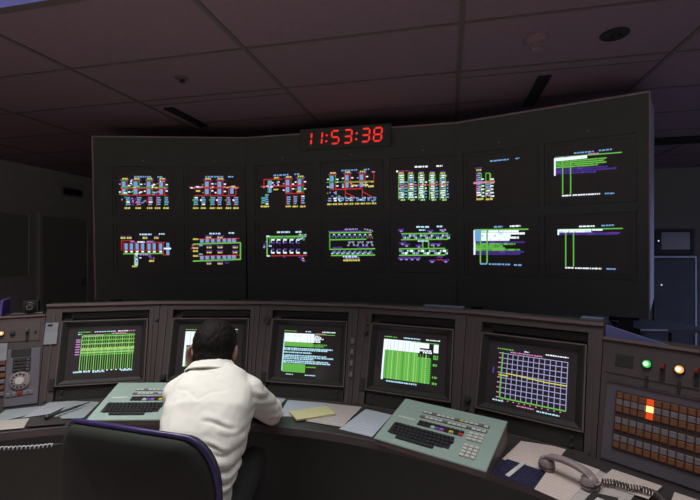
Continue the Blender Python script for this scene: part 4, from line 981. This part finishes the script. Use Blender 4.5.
MB().lathe([(.028, .10), (.028, .26), (.02, .26), (.02, SEAT - .08)], 16).build('post', M['chrome'], t, 40)
MB().lathe([(.045, .07), (.05, .085), (.04, .12)], 18).build('hub', M['black'], t, 40)
for k in range(5):
    a = R(72 * k + 20); e = Vector((math.cos(a), math.sin(a), 0))
    lg = MB().tube([e * .03 + Vector((0, 0, .095)), e * .28 + Vector((0, 0, .075))], [.024, .016], 10).build('leg', M['black'], t, 40)
    cs = Matrix.Translation(e * .275 + Vector((0, 0, .028))) @ Matrix.Rotation(a + R(90), 4, 'Z') @ Matrix.Rotation(R(90), 4, 'Y')
    MB().lathe([(.020, -.02), (.028, -.015), (.028, .015), (.020, .02)], 16, cs).build('caster', M['black'], lg, 40)

# ------------------------------------------------------------------ the operator
DEPS = lambda: bpy.context.evaluated_depsgraph_get()
def remesh(mb, name, m, voxel, smooth=4, disp=None, parent=None):
    me = mb.mesh(name + '_source'); o = bpy.data.objects.new(name, me); COL.objects.link(o)
    r = o.modifiers.new('r', 'REMESH'); r.mode = 'VOXEL'; r.voxel_size = voxel
    if smooth: s_ = o.modifiers.new('s', 'SMOOTH'); s_.factor = .5; s_.iterations = smooth
    bpy.context.view_layer.update()
    me2 = bpy.data.meshes.new_from_object(o.evaluated_get(DEPS())); me2.name = name
    o.modifiers.clear(); o.data = me2; me2.materials.clear(); me2.materials.append(m)
    if disp:
        nr = [v.normal.copy() for v in me2.vertices]
        for v, n_ in zip(me2.vertices, nr): v.co += n_ * disp(v.co)
    for p_ in me2.polygons: p_.use_smooth = True
    if parent: o.parent = parent
    return o
def chain(mb, pts, rad, n=14):
    pts = [Vector(p) for p in pts]
    fine = []; fr_ = []
    for i in range(len(pts) - 1):
        for j in range(4): f_ = j / 4; fine.append(pts[i].lerp(pts[i + 1], f_)); fr_.append(rad[i] + (rad[i + 1] - rad[i]) * f_)
    fine.append(pts[-1]); fr_.append(rad[-1])
    mb.tube(fine, fr_, n)
    for p, r in zip(pts, rad): mb.ell(p, r, None, 12, 8)
PX = 0.0
torso = [((-.584, 1.565, .455), .165, .120), ((-.582, 1.560, .52), .142, .112), ((-.580, 1.568, .60), .130, .106), ((-.576, 1.600, .69), .148, .113), ((-.573, 1.645, .77), .164, .118), ((-.573, 1.705, .84), .174, .115), ((-.578, 1.770, .895), .174, .102), ((-.590, 1.822, .94), .145, .086), ((-.600, 1.855, .975), .090, .068)]
SH = {1: Vector((-.428, 1.805, .885)), -1: Vector((-.728, 1.800, .880))}
EL = {1: Vector((-.362, 1.975, .748)), -1: Vector((-.682, 2.085, .752))}
WR = {1: Vector((-.555, 2.135, .728)), -1: Vector((-.742, 2.005, .925))}
HC = Vector((-.612, 1.925, 1.047))                  # head centre
def torso_mb(k, shoulders=.066):
    mb = MB(); secs = []
    for i, (c, a, b) in enumerate(torso):
        c = Vector(c); p = Vector(torso[max(0, i - 1)][0]); q = Vector(torso[min(len(torso) - 1, i + 1)][0]); ax = (q - p).normalized()
        bb = ax.cross(Vector((1, 0, 0))).normalized(); aa = Vector((1, 0, 0)) - ax * ax.x; aa.normalize()
        secs.append((c, aa * (a + k), bb * (b + k)))
    mb.loft(secs, 30, 2.5)
    for s_ in (1, -1):
        chain(mb, [(-.597, 1.85, .965), (SH[s_] + Vector((0, 0, .012)))], [.062 + k, shoulders + k])
    return mb
# body (skin): one continuous mesh
body = torso_mb(-.014)
for s_ in (1, -1):
    chain(body, [SH[s_], SH[s_].lerp(EL[s_], .5), EL[s_]], [.056, .05, .040]); chain(body, [EL[s_], EL[s_].lerp(WR[s_], .35), WR[s_]], [.040, .041, .027])
chain(body, [(-.600, 1.845, .96), (-.604, 1.885, 1.0), (-.608, 1.915, 1.03)], [.060, .056, .055])
HT = Matrix.Translation(HC) @ Matrix.Rotation(R(-22), 4, 'X') @ Matrix.Scale(1.07, 4)
body.ell((0, -.012, .02), (.077, .094, .098), HT, 20, 14); body.ell((0, .030, -.035), (.062, .066, .082), HT, 18, 12); body.ell((0, .055, -.098), (.034, .032, .024), HT)
body.ell((0, .094, .012), (.052, .018, .018), HT); body.ell((0, .110, -.025), (.013, .019, .020), HT); body.ell((0, .102, -.005), (.010, .014, .026), HT)
body.ell((0, .092, -.066), (.024, .012, .006), HT); body.ell((0, .090, -.077), (.021, .012, .006), HT)
for s_ in (1, -1): body.ell((s_ * .083, -.004, -.012), (.011, .022, .034), HT); body.ell((s_ * .092, -.014, -.004), (.006, .010, .026), HT)
def hand(mb, wrist, fwd, palm_n, side, curl):
    """palm and five fingers; fwd along the fingers, palm_n out of the palm, side towards the thumb"""
    fwd, palm_n = fwd.normalized(), palm_n.normalized(); side = (side - fwd * side.dot(fwd)).normalized(); palm_n = (palm_n - fwd * palm_n.dot(fwd) - side * palm_n.dot(side)).normalized()
    T = Matrix.Identity(4)
    for i, c in enumerate((side, fwd, palm_n)):
        for r_ in range(3): T[r_][i] = c[r_]
    T.translation = wrist
    mb.ell((0, .052, 0), (.040, .055, .015), T, 14, 10); mb.ell((.012, .028, .002), (.030, .034, .016), T)
    for x, L, sp in ((.030, .072, .08), (.010, .082, .02), (-.010, .076, -.04), (-.029, .060, -.11)):
        p = Vector((x, .088, 0)); pts = [T @ Vector((x * .9, .06, 0)), T @ p]; a = 0; dirv = Vector((sp, 1, 0)).normalized(); cur = p
        for k_, f_ in enumerate((.45, .32, .23)):
            a += curl * (1.0, 1.15, .7)[k_]; dv = Vector((dirv.x, dirv.y * math.cos(a), math.sin(a))); cur = cur + dv * L * f_; pts.append(T @ cur)
        chain(mb, pts, [.0095, .0095, .0088, .0082, .0072], 10)
    chain(mb, [T @ Vector((.024, .018, .004)), T @ Vector((.050, .046, .014)), T @ Vector((.058, .074, .022)), T @ Vector((.054, .098, .026))], [.013, .0115, .010, .008], 10)
hand(body, WR[1], Vector((-1, .25, -.12)), Vector((0, 0, -1)), Vector((0, -1, 0)), .30)
hand(body, WR[-1], Vector((-.10, -.10, 1)), Vector((.85, -.1, .2)), Vector((.3, .9, 0)), .35)
HIP = {1: Vector((-.49, 1.535, .505)), -1: Vector((-.655, 1.535, .505))}
KN = {1: Vector((-.44, 1.93, .545)), -1: Vector((-.70, 1.94, .545))}
AN = {1: Vector((-.44, 1.89, .10)), -1: Vector((-.70, 1.91, .10))}
for s_ in (1, -1):
    chain(body, [HIP[s_], HIP[s_].lerp(KN[s_], .5), KN[s_]], [.072, .064, .048]); chain(body, [KN[s_], KN[s_].lerp(AN[s_], .3), AN[s_]], [.046, .046, .032]); chain(body, [AN[s_], AN[s_] + Vector((0, .05, -.05)), AN[s_] + Vector((0, .14, -.07))], [.034, .032, .024])
person = remesh(body, 'person', M['skin'], .0055, 3)
tag(person, 'seated operator in a pale shirt leaning over the console, hand at cheek', 'person')
for s_ in (1, -1): 
    e = MB().ell((s_ * .031, .090, -.004), .0115, HT).build('eye', M['keywhite'], person, True)
# hair
hb = MB(); hb.ell((0, -.020, .026), (.090, .106, .106), HT, 22, 16); hb.ell((0, -.048, -.030), (.076, .064, .070), HT, 18, 12); hb.ell((0, .045, .085), (.070, .055, .036), HT); hb.ell((0, -.062, -.062), (.058, .042, .045), HT)
def hairn(c): return .0025 * noise.noise(c * 45) + .0025 * noise.noise(Vector((c.x * 160, c.y * 60, c.z * 60)))
hair = remesh(hb, 'hair', M['hair'], .005, 8, hairn, person)
# shirt
sb = torso_mb(.004, .062)
for s_ in (1, -1):
    chain(sb, [SH[s_], SH[s_].lerp(EL[s_], .5), EL[s_]], [.066, .060, .052], 18); chain(sb, [EL[s_], EL[s_].lerp(WR[s_], .4), EL[s_].lerp(WR[s_], .86)], [.052, .050, .041], 18)
def fold(c):
    f_ = 0.0
    # drag folds at the right flank above the waist, radiating from the side
    wz = math.exp(-((c.z - .66) / .11) ** 2); wx = min(1, max(0, (c.x + .62) / .13))
    f_ += .020 * wz * wx * (abs(math.sin((c.z + .35 * (c.x + .45)) * 62 + 2.0 * noise.noise(c * 9))) ** .7 - .75)
    wl = math.exp(-((c.z - .80) / .04) ** 2) * min(1, max(0, (-.66 - c.x) / .08)); f_ += .005 * wl * math.sin((c.z - .5 * c.x) * 110)
    wa = math.exp(-((c - Vector((-.41, 1.80, .86))).length / .07) ** 2); f_ += .006 * wa * math.sin((c.x * .7 + c.z) * 150)
    we = math.exp(-((c - EL[1]).length / .09) ** 2); f_ += .004 * we * math.sin((c.y - c.z) * 130)
    f_ += .0045 * noise.noise(Vector((c.x * 9, c.y * 9, c.z * 16))) + .0018 * noise.noise(c * 34)
    # a drag crease below the right shoulder blade and a short one at the left side
    for xa, za, xb, zb, dp in ((-.56, .868, -.425, .835, .007), (-.75, .792, -.69, .788, .009), (-.545, .80, -.44, .765, .005)):
        if c.y < 1.80:
            k_ = (c.x - xa) / (xb - xa)
            if -.1 < k_ < 1.1: dl = c.z - (za + (zb - za) * k_ + .006 * math.sin(k_ * 5)); f_ += dp * min(1, max(0, 1.1 - abs(2 * k_ - 1))) * (.6 * math.exp(-((dl - .012) / .010) ** 2) - math.exp(-(dl / .006) ** 2))
    # yoke seam dipping to a point between the shoulder blades
    if c.y < 1.82 and c.z > .80:
        zy = .948 - .020 * (1 - min(1, abs(c.x + .590) / .05)); dz_ = c.z - zy
        if abs(c.x + .590) < .10: f_ -= .0022 * math.exp(-(dz_ / .005) ** 2)
    return f_
shirt = remesh(sb, 'shirt', M['shirt'], .0058, 5, fold, person); shirt['label'] = 'cream long-sleeved shirt creased at the waist'
col_ = MB(); nC = Vector((-.602, 1.862, .978)); ax = Vector((0, .50, .87)).normalized(); bx = Vector((1, 0, 0)); by = ax.cross(bx)
prof_c = [(.070, -.012), (.068, .030), (.073, .034), (.090, .014), (.112, -.016), (.108, -.022), (.086, .004), (.077, -.014)]
vs_ = []; fs = []; na = 40; npf = len(prof_c)
for i in range(na + 1):
    a = R(-62 + 304 * i / na - 90 + 90)
    for r_, h_ in prof_c: vs_.append(nC + (bx * math.cos(a) * 1.10 - by * math.sin(a)) * r_ + ax * h_)
for i in range(na):
    for j in range(npf): fs.append((i * npf + j, i * npf + (j + 1) % npf, (i + 1) * npf + (j + 1) % npf, (i + 1) * npf + j))
fs += [tuple(range(npf)), tuple(reversed(range(na * npf, (na + 1) * npf)))]
col_.add(vs_, fs)
remesh(col_, 'collar', M['shirt'], .0035, 3, lambda c: .003 * noise.noise(c * 22), person)
# trousers and shoes
tb = MB(); 
tb.loft([(Vector((-.573, 1.50 + .02 * k_, .43 + .045 * k_)), Vector((.182 - .004 * k_, 0, 0)), Vector((0, .125, -.03))) for k_ in range(4)], 24, 2.6)
for s_ in (1, -1): chain(tb, [HIP[s_], HIP[s_].lerp(KN[s_], .5), KN[s_]], [.084, .075, .062], 18); chain(tb, [KN[s_], KN[s_].lerp(AN[s_], .4), AN[s_] + Vector((0, 0, .01))], [.060, .058, .052], 18)
remesh(tb, 'trousers', M['trousers'], .010, 4, lambda c: .004 * noise.noise(c * 14), person)
for s_ in (1, -1):
    fb = MB(); fb.loft([(AN[s_] + Vector((0, y, -.055 + z)), Vector((w_, 0, 0)), Vector((0, 0, h_))) for y, z, w_, h_ in ((-.055, 0, .028, .038), (-.03, .004, .038, .046), (.03, 0, .041, .044), (.10, -.010, .047, .034), (.165, -.018, .040, .026), (.195, -.022, .022, .018))], 18, 2.8)
    fb.build('shoe', M['shoe'], person, 50)
